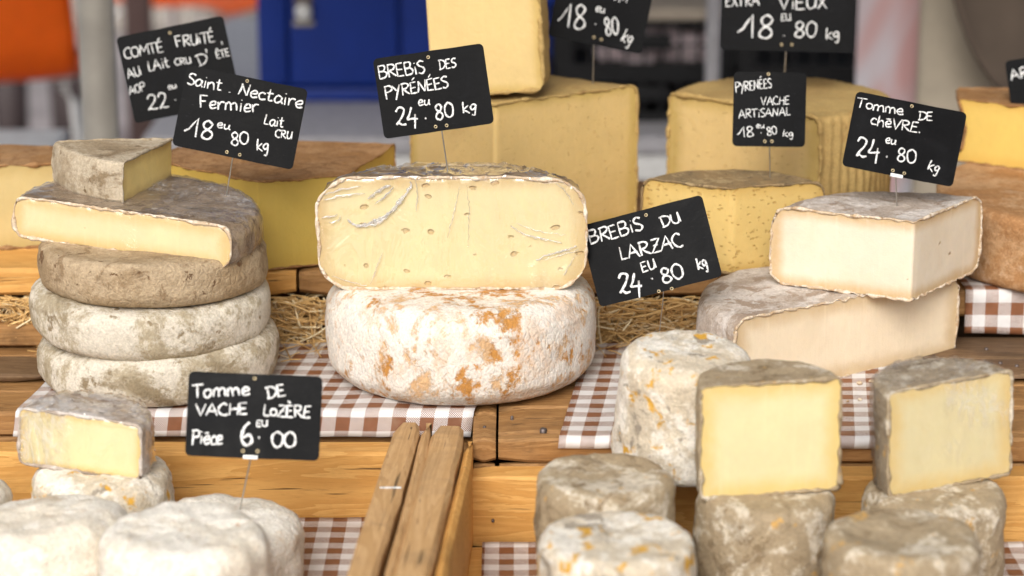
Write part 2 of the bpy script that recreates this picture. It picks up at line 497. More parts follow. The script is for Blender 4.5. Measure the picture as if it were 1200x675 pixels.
def resample(chain, closed, step):
    pts = chain + ([chain[0]] if closed else [])
    L = [0]
    for a, b in zip(pts, pts[1:]): L.append(L[-1] + (b-a).length)
    n = max(3, int(L[-1]/step))
    out = []
    j = 0
    for i in range(n+1):
        s = L[-1]*i/n
        while j < len(L)-2 and L[j+1] < s: j += 1
        t = (s-L[j])/max(1e-9, L[j+1]-L[j])
        out.append(pts[j].lerp(pts[j+1], t))
    return out

def cut_cheese(name, label, cat, loc, rot, cuts, m_rind, m_paste, group=None, rim=.0016, scallop=0, scallop_len=.017, edge=.002, film=None, film_off=.0012, film_amp=.0025, film_f=45, m_edge=None, film_vox=.0038, folds=(), fold_y=0, **kw):
    """a piece of a wheel: cuts are (x, y, nx, ny[, nz]) planes in the wheel's own frame, the side of the normal is cut away"""
    bm = wheel_bm(**kw)
    for c in cuts:
        n = Vector((c[2], c[3], c[4] if len(c) > 4 else 0)).normalized()
        g = bmesh.ops.bisect_plane(bm, geom=bm.verts[:]+bm.edges[:]+bm.faces[:], plane_co=(c[0], c[1], kw['H']/2), plane_no=n, clear_outer=True, dist=1e-6)
        es = [e for e in bm.edges if e.is_boundary]
        r = bmesh.ops.edgeloop_fill(bm, edges=es)
        for f in r['faces']:
            f.material_index = 1
            f.smooth = False
            if f.normal.dot(n) < 0: f.normal_flip()
    root = empty(name, loc, rot)
    tag(root, label, cat, group)
    whole = bm.copy() if film else None
    # rim chains
    edges = [e for e in bm.edges if len(e.link_faces) == 2 and e.link_faces[0].material_index != e.link_faces[1].material_index]
    adj = {}
    for e in edges:
        for v in e.verts: adj.setdefault(v, []).append(e)
    rims = []
    used = set()
    starts = [v for v in adj if len(adj[v]) == 1] + list(adj)
    capn = {}
    for e in edges:
        f = next(f for f in e.link_faces if f.material_index == 1)
        for v in e.verts: capn.setdefault(v, f.normal.copy())
    for s in starts:
        e = next((e for e in adj[s] if e not in used), None)
        if e is None: continue
        ch = [s]; v = s
        while e is not None:
            used.add(e)
            v = e.other_vert(v)
            ch.append(v)
            e = next((q for q in adj[v] if q not in used), None)
        closed = ch[0] is ch[-1]
        rims.append(([q.co.copy() for q in (ch[:-1] if closed else ch)], closed, capn[ch[len(ch)//2]]))
    # paste
    bp = bm.copy()
    bmesh.ops.delete(bp, geom=[f for f in bp.faces if f.material_index == 0], context='FACES')
    sh = [e for e in bp.edges if len(e.link_faces) == 2]
    if sh and edge: bmesh.ops.bevel(bp, geom=sh, offset=edge, segments=3, affect='EDGES', profile=.5)
    for f in bp.faces: f.material_index = 0
    mesh_obj('cut_face', bp, m_paste, root, smooth=True, angle=50)
    # rind
    bmesh.ops.delete(bm, geom=[f for f in bm.faces if f.material_index == 1], context='FACES')
    H = kw['H']
    be = bmesh.new() if m_edge else bm
    for chain, closed, n in rims:
        pts = resample(chain, closed, .0022)
        ctr = Vector((0, 0, 0))
        for p in pts: ctr += p
        ctr /= len(pts)
        q2, rr = [], []
        s = 0
        for i, p in enumerate(pts):
            if i: s += (p-pts[i-1]).length
            k = noise.noise(p*70 + Vector((kw.get('seed', 0), 3, 1))) + .6*noise.noise(p*190)
            inn = (ctr-p).normalized()
            w = 0
            if scallop:
                hz = 1 if abs(p.z-H/2) > H*.35 else .25
                w = scallop*((math.sin(2*math.pi*s/scallop_len + 2.6*noise.noise(p*25))*(.35+1.1*abs(noise.noise(p*31+Vector((5,1,2)))))))*hz
            q2.append(p + n*(.0003) + inn*(w + .0004*k))
            rr.append(max(.0005, rim*(1+1.15*k)))
        tube(be, q2, rr, 6, cap=not closed)
    mesh_obj('rind', bm, m_rind, root, smooth=True)
    if m_edge: mesh_obj('rind_edge', be, m_edge, root, smooth=True)
    if film:
        me = bpy.data.meshes.new('wrap')
        bmesh.ops.triangulate(whole, faces=[f for f in whole.faces if len(f.verts) > 4])
        whole.to_mesh(me); whole.free()
        o = bpy.data.objects.new('wrap', me)
        COL.objects.link(o)
        md = o.modifiers.new('r', 'REMESH'); md.mode = 'VOXEL'; md.voxel_size = film_vox
        dg = bpy.context.evaluated_depsgraph_get()
        me2 = bpy.data.meshes.new_from_object(o.evaluated_get(dg))
        o.modifiers.clear(); o.data = me2
        bpy.data.meshes.remove(me)
        w = bmesh.new(); w.from_mesh(me2); w.normal_update()
        for v in w.verts:
            p = v.co
            a = noise.noise(Vector((p.x*film_f, p.y*film_f, p.z*film_f*.5)) + Vector((kw.get('seed', 0), 0, 0)))
            b = noise.noise(Vector((p.x*film_f*2.3+p.z*60, p.y*film_f*2.3, p.z*film_f)))
            rg = max(0, 1-abs(a)*3.2)**2 + .6*max(0, 1-abs(b)*3.5)**2
            flat = .25 if abs(v.normal.z) < .3 and any(abs((p-Vector((c[0], c[1], p.z))).dot(Vector((c[2], c[3], 0)).normalized())) < .006 for c in cuts) else 1
            v.co = p + v.normal*(film_off + film_amp*rg*flat)
            if v.co.z < .0005: v.co.z = .0005
        w.to_mesh(me2); w.free()
        me2.materials.clear()
        me2.materials.append(film)
        me2.shade_smooth()
        o.parent = root
    if folds:
        rf = random.Random(11)
        for line, wd in folds:
            bf = bmesh.new()
            pts = [Vector((x, fold_y, z)) for x, z in line]
            pts = resample(smooth3(pts), False, .0022)
            m = len(pts)
            q = [p + Vector((rf.gauss(0, .0005), -.0004*abs(rf.gauss(0, 1)), rf.gauss(0, .0005))) for p in pts]
            rr = [wd*(.25+.75*math.sin(math.pi*(.06+.88*i/(m-1))))*rf.uniform(.5, 1.3) for i in range(m)]
            tube(bf, q, rr, 6, flat=.4, up=Vector((0, -1, 0)))
            mesh_obj('film_crease', bf, M['film_fold'], root)
    return root

# ------------------------------------------------------------------ brush lettering: single-stroke glyphs, units of 1/10 cap height
GL = {
'A': (7, "0,0 3.3,10 6.6,-.3|1.2,3.6 6,3.9"), 'B': (6.5, "1,0 .7,10|~.7,9.8 4.2,9.8 5.2,8 4,5.7 1,5.2|~1,5.2 4.6,5 6,3 4.6,.5 .8,0"),
'C': (6, "~5.6,8.6 3.6,10 1,7.6 .4,4.2 1.8,.8 4,0 5.8,1"), 'D': (7, "1.4,0 1.2,10|~0,9.6 3.5,9.8 6.2,7.6 6.4,4 4.2,.8 .3,0"),
'E': (5.4, "4.8,9.8 .8,9.6 .6,0 5,.2|.7,5 4.2,5.2"), 'F': (5.6, "5.2,10 .7,9.6 1,0|.8,5.2 4.2,5.5"),
'H': (6.4, "1,10 .7,0|5.6,10 5.5,0|.8,5 5.6,5.2"), 'K': (6, "1,10 .8,0|5.2,9.6 1,4.6 5.6,0"),
'L': (5.6, "1.8,10 1.3,.4|1.2,.5 5.2,.7"), 'N': (7, "~.3,0 1,5 1.2,9.6|1.2,9.6 5.2,.4|5.2,.4 6,10"),
'M': (8, "0.3,0 1.2,10 4,3 6.8,10 7.6,0"), 'O': (6.4, "~3.2,9.4 .8,7.6 .6,3 2.6,.2 5,1.4 6,5.6 4.8,9 3.2,9.4"),
'P': (6, "1,-1 .9,10|~0,9.4 3.6,10 5.6,8 4.6,5.4 1.2,4.6"), 'R': (6.4, "1,0 .9,10|~.2,9.5 3.6,9.9 5.4,8 4,5.6 1,5|~1.6,5 3.8,2.6 6.2,.2"),
'S': (5.4, "~5,9 3,10 1,8.4 1.4,6.4 4,4.6 4.8,2.4 3,.2 .4,1"), 'T': (6, "-.6,9.6 6.4,10|2.8,9.8 2.7,0"),
'U': (6.4, "~.8,10 .7,4 1.6,.6 3.4,.2 5,2 5.6,10|5.6,10 5.9,.2"), 'V': (6.2, "0,10 2.8,0 6,10"), 'X': (6, "0,10 5.6,0|5.2,10 .4,0"),
'Y': (6, "0,10 2.8,5|5.8,10 1.8,-3"), 'Z': (6, ".6,9.6 5.6,9.8 .4,.2 5.8,.4|1.6,5 4.6,5.2"),
'a': (5.4, "~4.6,5.4 2.6,6.4 .6,4 1,1 2.6,.3 4.4,3 4.7,5.8|~4.7,5.8 4.5,2 5.6,.3"), 'c': (4.6, "~4.4,5.2 2.6,6.2 .7,3.6 1.8,.5 4.6,1"),
'e': (5, "~.8,3 4,3.8 3.8,6 2,6 .6,3.4 1.8,.3 4.8,1.2"), 'g': (5.2, "~4.6,5.6 2.6,6.4 .8,4 2,1.6 4.2,3.2 4.6,5.8 4.4,0 3.6,-3.4 1.6,-2.8"),
'h': (5.4, "~1,10.4 .9,4 .8,0|~.9,3.4 2.8,6 4.4,4.4 4.6,0"), 'i': (2.8, "1.4,6.2 1.4,0|1.3,8.6 1.6,9.2"), 'k': (5.4, "~1.4,10 1,5 .8,0|5,6.4 1,2.8 5.4,-.4"),
'm': (8.2, "~.6,0 .9,6 |~.9,4.4 2.4,6.2 3.6,5 3.8,0|~3.8,4.4 5.6,6.2 6.9,5 7.4,.2"), 'n': (5.6, "~.6,6 .8,0|~.8,4 2.8,6.2 4.4,4.8 5,.2"),
'o': (5, "~2.5,6.2 .7,4.6 .9,1.4 2.6,.2 4.4,2 4.3,5 2.5,6.2"), 'r': (4.6, "~.6,6.2 1,3 1,0|~1,3.6 2.4,6 4.4,6"),
's': (4.4, "~4,5.6 2.4,6.2 1,5 3.4,2.6 2.8,.4 .4,.6"), 't': (4.8, "~2.2,10 2,4 2.2,.8 4.2,.8|.2,6.4 4.6,6.8"), 'u': (5.6, "~.8,6 .8,1.8 2.4,.3 4.4,2.4 4.7,6|~4.7,6 4.6,1.6 5.6,.3"),
'0': (5.8, "~2.9,10 .7,7.6 .6,2.8 2.6,0 5,2 5.2,7.4 2.9,10"), '1': (6.2, "0,2.6 1.6,4 4.8,10 4.6,0"), '2': (6.2, "~.6,7.4 2,9.8 4.6,9 4.4,6 2.4,2.6 1,.4 2.2,1.2 4,.4 6,.8"),
'4': (6.2, "~2.4,10 1.6,6 .6,3.4 3,3.6 5.8,3.8|4.4,6.2 4.2,-2"), '6': (5.8, "~4.2,10.4 2,8 .7,3.4 1.6,.5 4,.3 5.2,2.6 3.8,4.8 1,3.4"),
'8': (5.8, "~4.6,8.6 3,10 1.2,8.4 1.8,6 4.4,3.8 4.8,1.4 3,0 1,1.2 1.4,3.8 4,6.2 4.8,8.6"),
'.': (2, "~.9,.2 1.2,.5 .9,.7"), ',': (2, "~1.4,4 1.2,1 .2,-1"), "'": (2.4, "~1.2,12 1.4,10 .8,8"), ' ': (3, ""),
}
ACC = {'É': ('E', "2,11.4 4.2,13.6"), 'È': ('E', "1.2,13.4 3.2,11.4"), 'Ê': ('E', "1,11.2 2.8,13.4 4.4,11.4"), 'è': ('e', ".6,8 3.6,8.4")}
for k, (b, s) in ACC.items(): GL[k] = (GL[b][0], GL[b][1] + '|' + s)

def smooth_pts(p):
    out = []
    n = len(p)
    for i in range(n-1):
        p0, p1, p2, p3 = p[max(0, i-1)], p[i], p[i+1], p[min(n-1, i+2)]
        for k in range(5):
            t = k/5
            out.append(tuple(.5*(2*p1[a] + (p2[a]-p0[a])*t + (2*p0[a]-5*p1[a]+4*p2[a]-p3[a])*t*t + (3*p1[a]-p0[a]-3*p2[a]+p3[a])*t**3) for a in (0, 1)))
    out.append(p[-1])
    return out

def lettering(words, bend, rnd, pen=1.0):
    """all the writing on one board as raised paint strokes, millimetres on the board"""
    bm = bmesh.new()
    lift = 0
    for txt, x0, y0, x1, y1, cap in words:
        adv = sum(GL[c][0] for c in txt)
        ang = math.atan2(y1-y0, x1-x0)
        L = math.hypot(x1-x0, y1-y0)
        sc = cap/10
        sx = L/adv if txt not in '.,' else sc
        # handwritten ascenders: lower-case words are given by their tallest letter
        cx = 0
        for c in txt:
            w, g = GL[c]
            jr, jy = rnd.uniform(-.06, .06), rnd.uniform(-.35, .35)
            for st in filter(None, g.split('|')):
                st = st.strip()
                sm = st.startswith('~')
                pts = [tuple(float(q) for q in p.split(',')) for p in st.lstrip('~').split()]
                pts = [(a+rnd.uniform(-.22, .22), b+rnd.uniform(-.22, .22)) for a, b in pts]
                pts = smooth_pts(pts) if sm else [q for a, b in zip(pts, pts[1:]) for q in (a, ((a[0]+b[0])/2+rnd.uniform(-.1, .1), (a[1]+b[1])/2))] + [pts[-1]]
                P = []
                for a, b in pts:
                    a += b*jr; b += jy
                    u = (cx+a)*sx; v = b*sc
                    X = x0 + u*math.cos(ang) - v*math.sin(ang)
                    Y = y0 + u*math.sin(ang) + v*math.cos(ang)
                    P.append(Vector((X/1000, Y/1000, bend(X/1000)+.0002+lift)))
                rad = .00070*pen*(.62 + .045*cap)
                if txt == '.': rad *= 1.3
                n = len(P)
                ph = rnd.uniform(0, 6)
                rr = [rad*(1+.18*math.sin(ph+i*.8)+rnd.uniform(-.08, .08))*(.75 if i in (0, n-1) else 1) for i in range(n)]
                tube(bm, P, rr, 8, flat=.3, up=Vector((0, 0, 1)))
            cx += w
    return bm

def sign(key, label, bend_amt=0, yaw=0, pen=1.0, clip=False, pin_r=.0007, bow=(0, 0)):
    D = SIGNS[key]
    rnd = random.Random(key)
    w, h = D['w'], D['h']
    root = empty('price_sign', D['loc'])
    root.rotation_mode = 'QUATERNION'
    base = Matrix.Rotation(R(yaw), 4, 'Z') @ Matrix.Rotation(R(90-D['tilt']), 4, 'X') @ Matrix.Rotation(R(D['roll']), 4, 'Z')
    root.rotation_quaternion = base.to_quaternion()
    tag(root, label, 'price sign', 'slate price signs on pins')
    ph = rnd.uniform(0, 3)
    def bend(x): return bend_amt*math.sin(x/w*4.2+ph)
    bm = bmesh.new()
    nx, cr, th = 28, .0048, .0009
    # rounded outline strip by strip
    cols = []
    for i in range(nx+1):
        e = i/nx
        x = -w/2 + w*(.5-.5*math.cos(math.pi*e)) if True else 0
        dx = max(0, abs(x)-(w/2-cr))
        inset = cr-math.sqrt(max(0, cr*cr-dx*dx))
        wob = .0004*noise.noise(Vector((x*40, h*9, ph)))
        cols.append((x, h/2-inset+wob, -h/2+inset+wob))
    tv = [[bm.verts.new((x, y, bend(x)+z)) for x, t, b in cols for y in (t, t*.5+b*.5, b)] for z in (0, -th)]
    for s in (0, 1):
        for i in range(nx):
            for j in (0, 1):
                q = [tv[s][3*i+j], tv[s][3*i+j+1], tv[s][3*i+j+4], tv[s][3*i+j+3]]
                bm.faces.new(q if s == 0 else q[::-1])
    for i in range(nx):
        bm.faces.new((tv[0][3*i+3], tv[1][3*i+3], tv[1][3*i], tv[0][3*i]))
        bm.faces.new((tv[0][3*i+2], tv[1][3*i+2], tv[1][3*i+5], tv[0][3*i+5]))
    for i in (0, nx):
        for j in (0, 1):
            bm.faces.new((tv[0][3*i+j], tv[1][3*i+j], tv[1][3*i+j+1], tv[0][3*i+j+1]))
    bmesh.ops.remove_doubles(bm, verts=bm.verts[:], dist=1e-5)
    bmesh.ops.recalc_face_normals(bm, faces=bm.faces[:])
    mesh_obj('board', bm, M['board'], root, smooth=True, angle=40)
    mesh_obj('lettering', lettering(D['words'], bend, rnd, pen), M['chalk'], root)
    for x, y in D['rivets']:
        x, y = x/1000, y/1000
        e = bmesh.new()
        lathe(e, [(.0008, .0000), (.0011, .0006), (.0016, .0007), (.0019, .0001)], 14, Matrix.Translation((x, y, bend(x)+.0001)))
        mesh_obj('eyelet', e, M['brass'], root)
    (px, py), pw = D['pin']
    inv = (Matrix.Translation(D['loc']) @ base).inverted()
    a = Vector((px/1000, py/1000, -.0016))
    b = inv @ Vector(pw)
    d = (b-a).normalized()
    e = bmesh.new()
    top = Vector((a.x, a.y+.012, -.0017))
    mid = a.lerp(b, .45) + Vector((bow[0], 0, bow[1]))
    tube(e, smooth3([top, a, mid, b, b + d*.02]), pin_r, 8)
    mesh_obj('pin', e, M['wire'], root)
    if clip:
        e = bmesh.new()
        box(e, a.x-.0065, a.x+.0065, a.y-.0012, a.y+.0024, -.0024, .0014+bend(a.x), .0004)
        mesh_obj('clip', e, M['clip'], root)
    return root

def smooth3(p):
    out = []
    n = len(p)
    for i in range(n-1):
        p0, p1, p2, p3 = p[max(0, i-1)], p[i], p[i+1], p[min(n-1, i+2)]
        for k in range(6):
            t = k/6
            out.append(.5*(2*p1 + (p2-p0)*t + (2*p0-5*p1+4*p2-p3)*t*t + (3*p1-p0-3*p2+p3)*t**3))
    out.append(p[-1])
    return out

SIGNS = {
 'comte': {'loc': (-0.3723, 2.66, 0.2646), 'w': 0.1212, 'h': 0.0978, 'roll': 11.1, 'tilt': 10.3, 'words': [('COMTÉ', -56.64, 23.82, -11.41, 22.97, 11.92), ('FRUiTÉ', 2.63, 24.64, 46.5, 22.26, 12.3), (',', 52.64, 18.01, 56.89, 19.15, 7.34), ('AU', -57.16, 1.16, -41.57, 2.81, 10.68), ('LAit', -34.23, 4.53, -8.41, 4.71, 11.45), ('CRU', -3.37, 5.6, 15.44, 4.19, 7.34), ("D'", 22.53, -0.46, 38.93, 2.23, 12.3), ('ÊTE', 44.06, 3.1, 59.35, 3.81, 8.2), ('AOP', -59.36, -16.65, -40.16, -14.32, 9.06), ('22', -44.26, -37.56, -18.97, -39.68, 17.26), ('eu', -16.09, -19.4, -6.42, -19.56, 7.34), ('.', -12.03, -33.06, -10.06, -32.96, 9.82)], 'rivets': [(-1.07, 41.94), (1.45, -45.82), (13.16, -45.69)], 'pin': ((-0.65, -49.41), (-0.3547, 2.66, 0.1589))},
 'nectaire': {'loc': (-0.2761, 2.4, 0.2629), 'w': 0.126, 'h': 0.083, 'roll': -10.8, 'tilt': 11.4, 'words': [('Saint', -60.47, 22.59, -23.24, 21.84, 11.68), ('.', -16.06, 22.51, -13.87, 22.57, 10.38), ('Nectaire', -6.45, 22.49, 61.54, 21.62, 12.11), ('Fermier', -42.82, 1.2, 18.42, 8.47, 12.98), ('Lait', 24.24, -1.7, 46.39, -1.44, 10.38), ('CRU', 39.22, -11.88, 56.62, -11.21, 7.79), ('18', -53.1, -30.27, -21.6, -27.79, 19.04), ('eu', -21.44, -14.81, -7.18, -14.74, 8.65), ('80', -3.63, -29.21, 14.38, -25.25, 12.98), ('kg', 23.01, -29.42, 35.82, -28.21, 12.11)], 'rivets': [(0.6, 37.66), (-6.02, -36.98), (7.56, -37.03)], 'pin': ((0.59, -41.62), (-0.2909, 2.4, 0.188))},
 'brebis': {'loc': (-0.078, 2.36, 0.2975), 'w': 0.1105, 'h': 0.0802, 'roll': 8.1, 'tilt': 10.8, 'words': [('BREBiS', -52.19, 19.45, -4.75, 19.18, 12.72), ('DES', 8.37, 20.47, 26.24, 20.14, 9.33), ('PYRÉNÉES', -48.58, -0.52, 16.5, 2.07, 11.45), ('24', -42.93, -28.25, -19.67, -31.58, 17.81), ('.', -12.9, -26.29, -10.78, -26.42, 10.18), ('eu', -16.9, -12.52, -5.11, -12.75, 9.33), ('80', -2.39, -28.23, 17.06, -28.27, 15.27), ('kg', 25.49, -25.1, 39.42, -25.98, 11.03)], 'rivets': [(-0.45, 34.08), (-2.96, -35.09), (8.06, -35.38)], 'pin': ((2.43, -39.89), (-0.0646, 2.36, 0.2175))},
 'top': {'loc': (0.1013, 2.72, 0.3202), 'w': 0.1086, 'h': 0.0766, 'roll': -11.8, 'tilt': 9.0, 'words': [('11', 11.84, 13.93, 28.4, 16.36, 8.72), ('18', -46.09, -27.21, -13.03, -22.56, 27.13), ('eu', -7.37, -0.74, 4.01, -1.61, 9.69), ('.', -5.2, -15.3, -2.84, -15.2, 11.63), ('80', 10.63, -26.27, 25.53, -21.26, 20.35), ('kg', 27.8, -27.61, 39.93, -30.77, 14.54)], 'rivets': [(-7.96, 32.28), (-2.53, -29.95), (6.26, -30.68)], 'pin': ((-0.74, -38.35), (0.0926, 2.72, 0.2385))},
 'vieux': {'loc': (0.3165, 2.74, 0.3247), 'w': 0.1542, 'h': 0.1054, 'roll': -1.5, 'tilt': 8.8, 'words': [('EXTRA', -72.36, -3.88, -33.32, -1.33, 12.68), ('ViEUX', -10.92, -5.55, 44.4, -2.58, 15.61), ('18', -56.6, -39.5, -14.77, -38.44, 26.34), ('EU', -8.21, -18.17, 3.56, -16.99, 7.8), ('.', -5.51, -35.77, -3.07, -35.61, 11.71), ('80', 6.73, -36.92, 33.78, -34.68, 17.56), ('kg', 43.45, -37.55, 59.34, -37.15, 12.68)], 'rivets': [(-0.34, 48.8), (-6.63, -45.07), (5.07, -44.77)], 'pin': ((-1.17, -52.74), (0.3131, 2.74, 0.2117))},
 'vache': {'loc': (0.275, 2.53, 0.2454), 'w': 0.0776, 'h': 0.0794, 'roll': -0.9, 'tilt': 11.3, 'words': [('PYRENÉES', -36.86, 18.07, 2.34, 23.14, 10.02), ('VACHE', -9.31, 4.28, 21.29, 5.66, 8.84), ('ARTiSANAL', -32.52, -10.02, 22.92, -6.26, 8.84), ('18', -33.49, -30.54, -15.28, -29.35, 11.21), ('eu', -14.05, -20.22, -5.03, -20.08, 6.38), ('.', -9.42, -25.62, -8.05, -25.6, 7.2), ('80', -2.0, -27.96, 9.01, -26.34, 8.84), ('kg', 14.33, -28.63, 26.18, -29.08, 7.2)], 'rivets': [(-2.15, 37.38), (-4.27, -34.29), (3.2, -34.17)], 'pin': ((1.18, -39.13), (0.2778, 2.53, 0.167))},
 'chevre': {'loc': (0.4009, 2.41, 0.238), 'w': 0.1175, 'h': 0.0772, 'roll': -12.0, 'tilt': 12.0, 'words': [('Tomme', -56.29, 22.74, -6.58, 23.32, 10.02), ('DE', 9.19, 22.41, 24.9, 24.47, 8.71), ('chèVRE.', -39.03, 8.03, 14.41, 9.48, 10.45), ('24', -48.38, -27.06, -21.6, -26.1, 20.03), ('.', -16.51, -21.53, -14.28, -21.5, 10.45), ('eu', -20.15, -7.57, -8.31, -7.55, 8.71), ('80', -4.49, -23.84, 15.98, -22.19, 13.94), ('kg', 28.85, -24.93, 41.02, -27.03, 10.45)], 'rivets': [(0.24, 34.56), (-6.07, -33.37), (6.18, -33.88)], 'pin': ((-1.21, -38.49), (0.3955, 2.41, 0.1712))},
 'larzac': {'loc': (0.1385, 2.33, 0.141), 'w': 0.1264, 'h': 0.084, 'roll': 16.5, 'tilt': 14.6, 'words': [('BREBiS', -57.84, 21.9, -0.36, 21.9, 13.65), ('DU', 17.18, 19.38, 37.52, 21.18, 10.66), ('LARZAC', -32.24, -1.86, 33.65, -2.97, 13.65), ('EU', -12.93, -18.71, 2.06, -17.35, 9.81), ('24', -41.59, -33.33, -17.56, -38.9, 20.47), ('.', -6.52, -27.28, -4.3, -27.32, 10.23), ('80', 3.65, -34.87, 26.81, -33.79, 15.35), ('kg', 41.16, -30.37, 51.77, -29.64, 11.94)], 'rivets': [(4.8, 36.05), (-1.79, -40.92), (11.36, -41.59)], 'pin': ((1.86, -43.75), (0.146, 2.33, 0.0217))},
 'lozere': {'loc': (-0.2292, 2.03, 0.068), 'w': 0.1188, 'h': 0.0749, 'roll': -2.4, 'tilt': 18.5, 'words': [('Tomme', -54.93, 13.73, -3.98, 17.95, 11.74), ('DE', 10.92, 15.51, 28.04, 19.3, 10.22), ('VACHE', -51.42, -1.42, -4.85, 1.08, 10.22), ('LoZÈRE', 7.33, 0.67, 50.43, 0.43, 10.6), ('Pièce', -54.33, -26.41, -26.12, -26.45, 12.12), ('6', -10.47, -26.17, 1.59, -25.66, 19.69), ('EU', 2.68, -9.32, 13.26, -8.49, 5.68), ('.', 4.57, -19.41, 6.45, -19.33, 9.85), ('00', 16.95, -27.08, 38.65, -26.16, 13.63)], 'rivets': [(-0.56, 33.39), (-8.02, -31.19), (4.9, -30.88)], 'pin': ((-1.13, -37.02), (-0.2428, 2.03, -0.0145))},
 'edge': {'loc': (0.6278, 2.72, 0.2469), 'w': 0.1221, 'h': 0.0527, 'roll': 9.2, 'tilt': 10.5, 'words': [('AR', -56.73, 3.37, -35.78, 5.33, 11.71)], 'rivets': [(5.95, 21.42), (-11.22, -15.58), (0.65, -15.53)], 'pin': ((-11.6, -22.49), (0.63, 2.72, 0.2077))},
}
AWN_D, AWN_Y = 1.15, 1.05

# ================================================================== THE PLACE
# ------------------------------------------------------------------ ground
bm = bmesh.new()
bmesh.ops.create_grid(bm, x_segments=2, y_segments=2, size=60, matrix=Matrix.Translation((0, 40, -.80)))
tag(mesh_obj('ground', bm, M['pave'], smooth=False), kind='structure')

# ------------------------------------------------------------------ boards
def board(bm, x0, x1, y0, y1, z0, z1, axis='x', bev=.0022, warp=.0008, seed=0, step=.03):
    """a sawn plank with eased, slightly uneven edges"""
    L = {'x': x1-x0, 'y': y1-y0, 'z': z1-z0}[axis]
    n = max(2, int(L/step))
    W = {'x': (y0, y1, z0, z1), 'y': (x0, x1, z0, z1), 'z': (x0, x1, y0, y1)}[axis]
    a0 = {'x': x0, 'y': y0, 'z': z0}[axis]
    rings = []
    for i in range(n+1):
        s = a0 + L*i/n
        endc = bev*.8 if i in (0, n) else 0
        q = []
        for k, (u, v) in enumerate([(W[0]+bev, W[2]), (W[1]-bev, W[2]), (W[1], W[2]+bev), (W[1], W[3]-bev), (W[1]-bev, W[3]), (W[0]+bev, W[3]), (W[0], W[3]-bev), (W[0], W[2]+bev)]):
            j = warp*noise.noise(Vector((s*9+seed*3.1, (k//2)*5.3, seed*1.7)))
            j2 = warp*.8*noise.noise(Vector((s*30+seed, k*2.3, 4)))
            cu, cv = (W[0]+W[1])/2, (W[2]+W[3])/2
            u2 = u - math.copysign(endc, u-cu) + j + j2
            v2 = v - math.copysign(endc, v-cv) + j*.8
            q.append(bm.verts.new({'x': (s, u2, v2), 'y': (u2, s, v2), 'z': (u2, v2, s)}[axis]))
        rings.append(q)
    for a, b in zip(rings, rings[1:]):
        for k in range(8): bm.faces.new((a[k], a[(k+1) % 8], b[(k+1) % 8], b[k]))
    bm.faces.new(rings[0]); bm.faces.new(rings[-1])

def board_obj(name, mat, parent, *a, **k):
    bm = bmesh.new()
    board(bm, *a, **k)
    bmesh.ops.recalc_face_normals(bm, faces=bm.faces[:])
    return mesh_obj(name, bm, mat, parent, smooth=True, angle=35)

def nail(parent, x, y, z, r=.0032, normal='z'):
    bm = bmesh.new()
    m = Matrix.Translation((x, y, z)) @ (Matrix.Identity(4) if normal == 'z' else Matrix.Rotation(R(90), 4, 'X'))
    lathe(bm, [(r, -.004), (r, .0008), (r*.7, .0016), (0, .0018)], 12, m)
    return mesh_obj('nail', bm, M['nail'], parent)

# ------------------------------------------------------------------ stall table under everything
t = empty('stall_table', (0, 2.2, -.8))
tag(t, 'long plank trestle table that carries the trays and crates of cheese', 'table')
for i, (a, b) in enumerate(((1.46, 1.80), (1.804, 2.16), (2.164, 2.52), (2.524, 2.94))):
    board_obj('table_board', M['weathered'], t, -1.15, 1.15, a-2.2, b-2.2, .672, .70, seed=i)
for x in (-1.0, 1.0):
    for y in (-.62, .62):
        board_obj('leg', M['old_z'], t, x-.03, x+.03, y-.03, y+.03, .0, .671, axis='z', seed=x+y)

# ------------------------------------------------------------------ front trays (new pine boxes side by side)
def tray(label, x0, x1, yb, zt, side_x, side_rot, seed):
    o = empty('wooden_tray', (0, 0, -.0995))
    tag(o, label, 'wooden tray', 'pine trays at the front of the stall')
    z = .0995
    board_obj('back_panel', M['pine'], o, x0, x1, yb, yb+.034, .001, zt+z, seed=seed, bev=.003)
    board_obj('floor_board', M['pine'], o, x0, x1, 1.52, yb-.001, .0, .004, seed=seed+1, bev=.001)
    for (sx, sy, w, top, rot, m) in side_x:
        bm = bmesh.new()
        board(bm, -w/2, w/2, -.62, -.002, .0045, top+z, axis='y', seed=seed+sx*10, bev=.004, warp=.0016)
        bmesh.ops.recalc_face_normals(bm, faces=bm.faces[:])
        s = mesh_obj('side_panel' if w > .012 else 'batten', bm, m, o, angle=35)
        s.location = (sx, sy, 0)
        s.rotation_euler = (0, 0, R(rot))
    return o
trL = tray('pine tray holding the cream tommes, gingham lined, with a cracked side board', -.80, -.0765, 2.199, -.026,
     [(-.0985, 2.199, .0255, .0085, -3.4, M['pine_y']), (-.0800, 2.199, .0088, .0078, -2.7, M['pine_y']), (-.78, 2.19, .02, .0085, 0, M['pine_y'])], 0, 2)
trR = tray('pine tray holding the tall cylinder cheeses, its back board plain and nail marked', -.0465, .80, 2.131, -.0265,
     [(-.0592, 2.192, .0310, .0075, -3.4, M['pine_y']), (-.0388, 2.165, .0090, .0015, -3.4, M['pine']), (.78, 2.12, .02, .0085, 0, M['pine_y'])], 0, 5)
bm = bmesh.new(); box(bm, -.117, -.098, 2.006, 2.0085, .1082, .1089)
mesh_obj('chalk_line', bm, M['chalk'], trL, smooth=False)
nail(trR, -.018, 2.1302, .030, .0015, 'y')

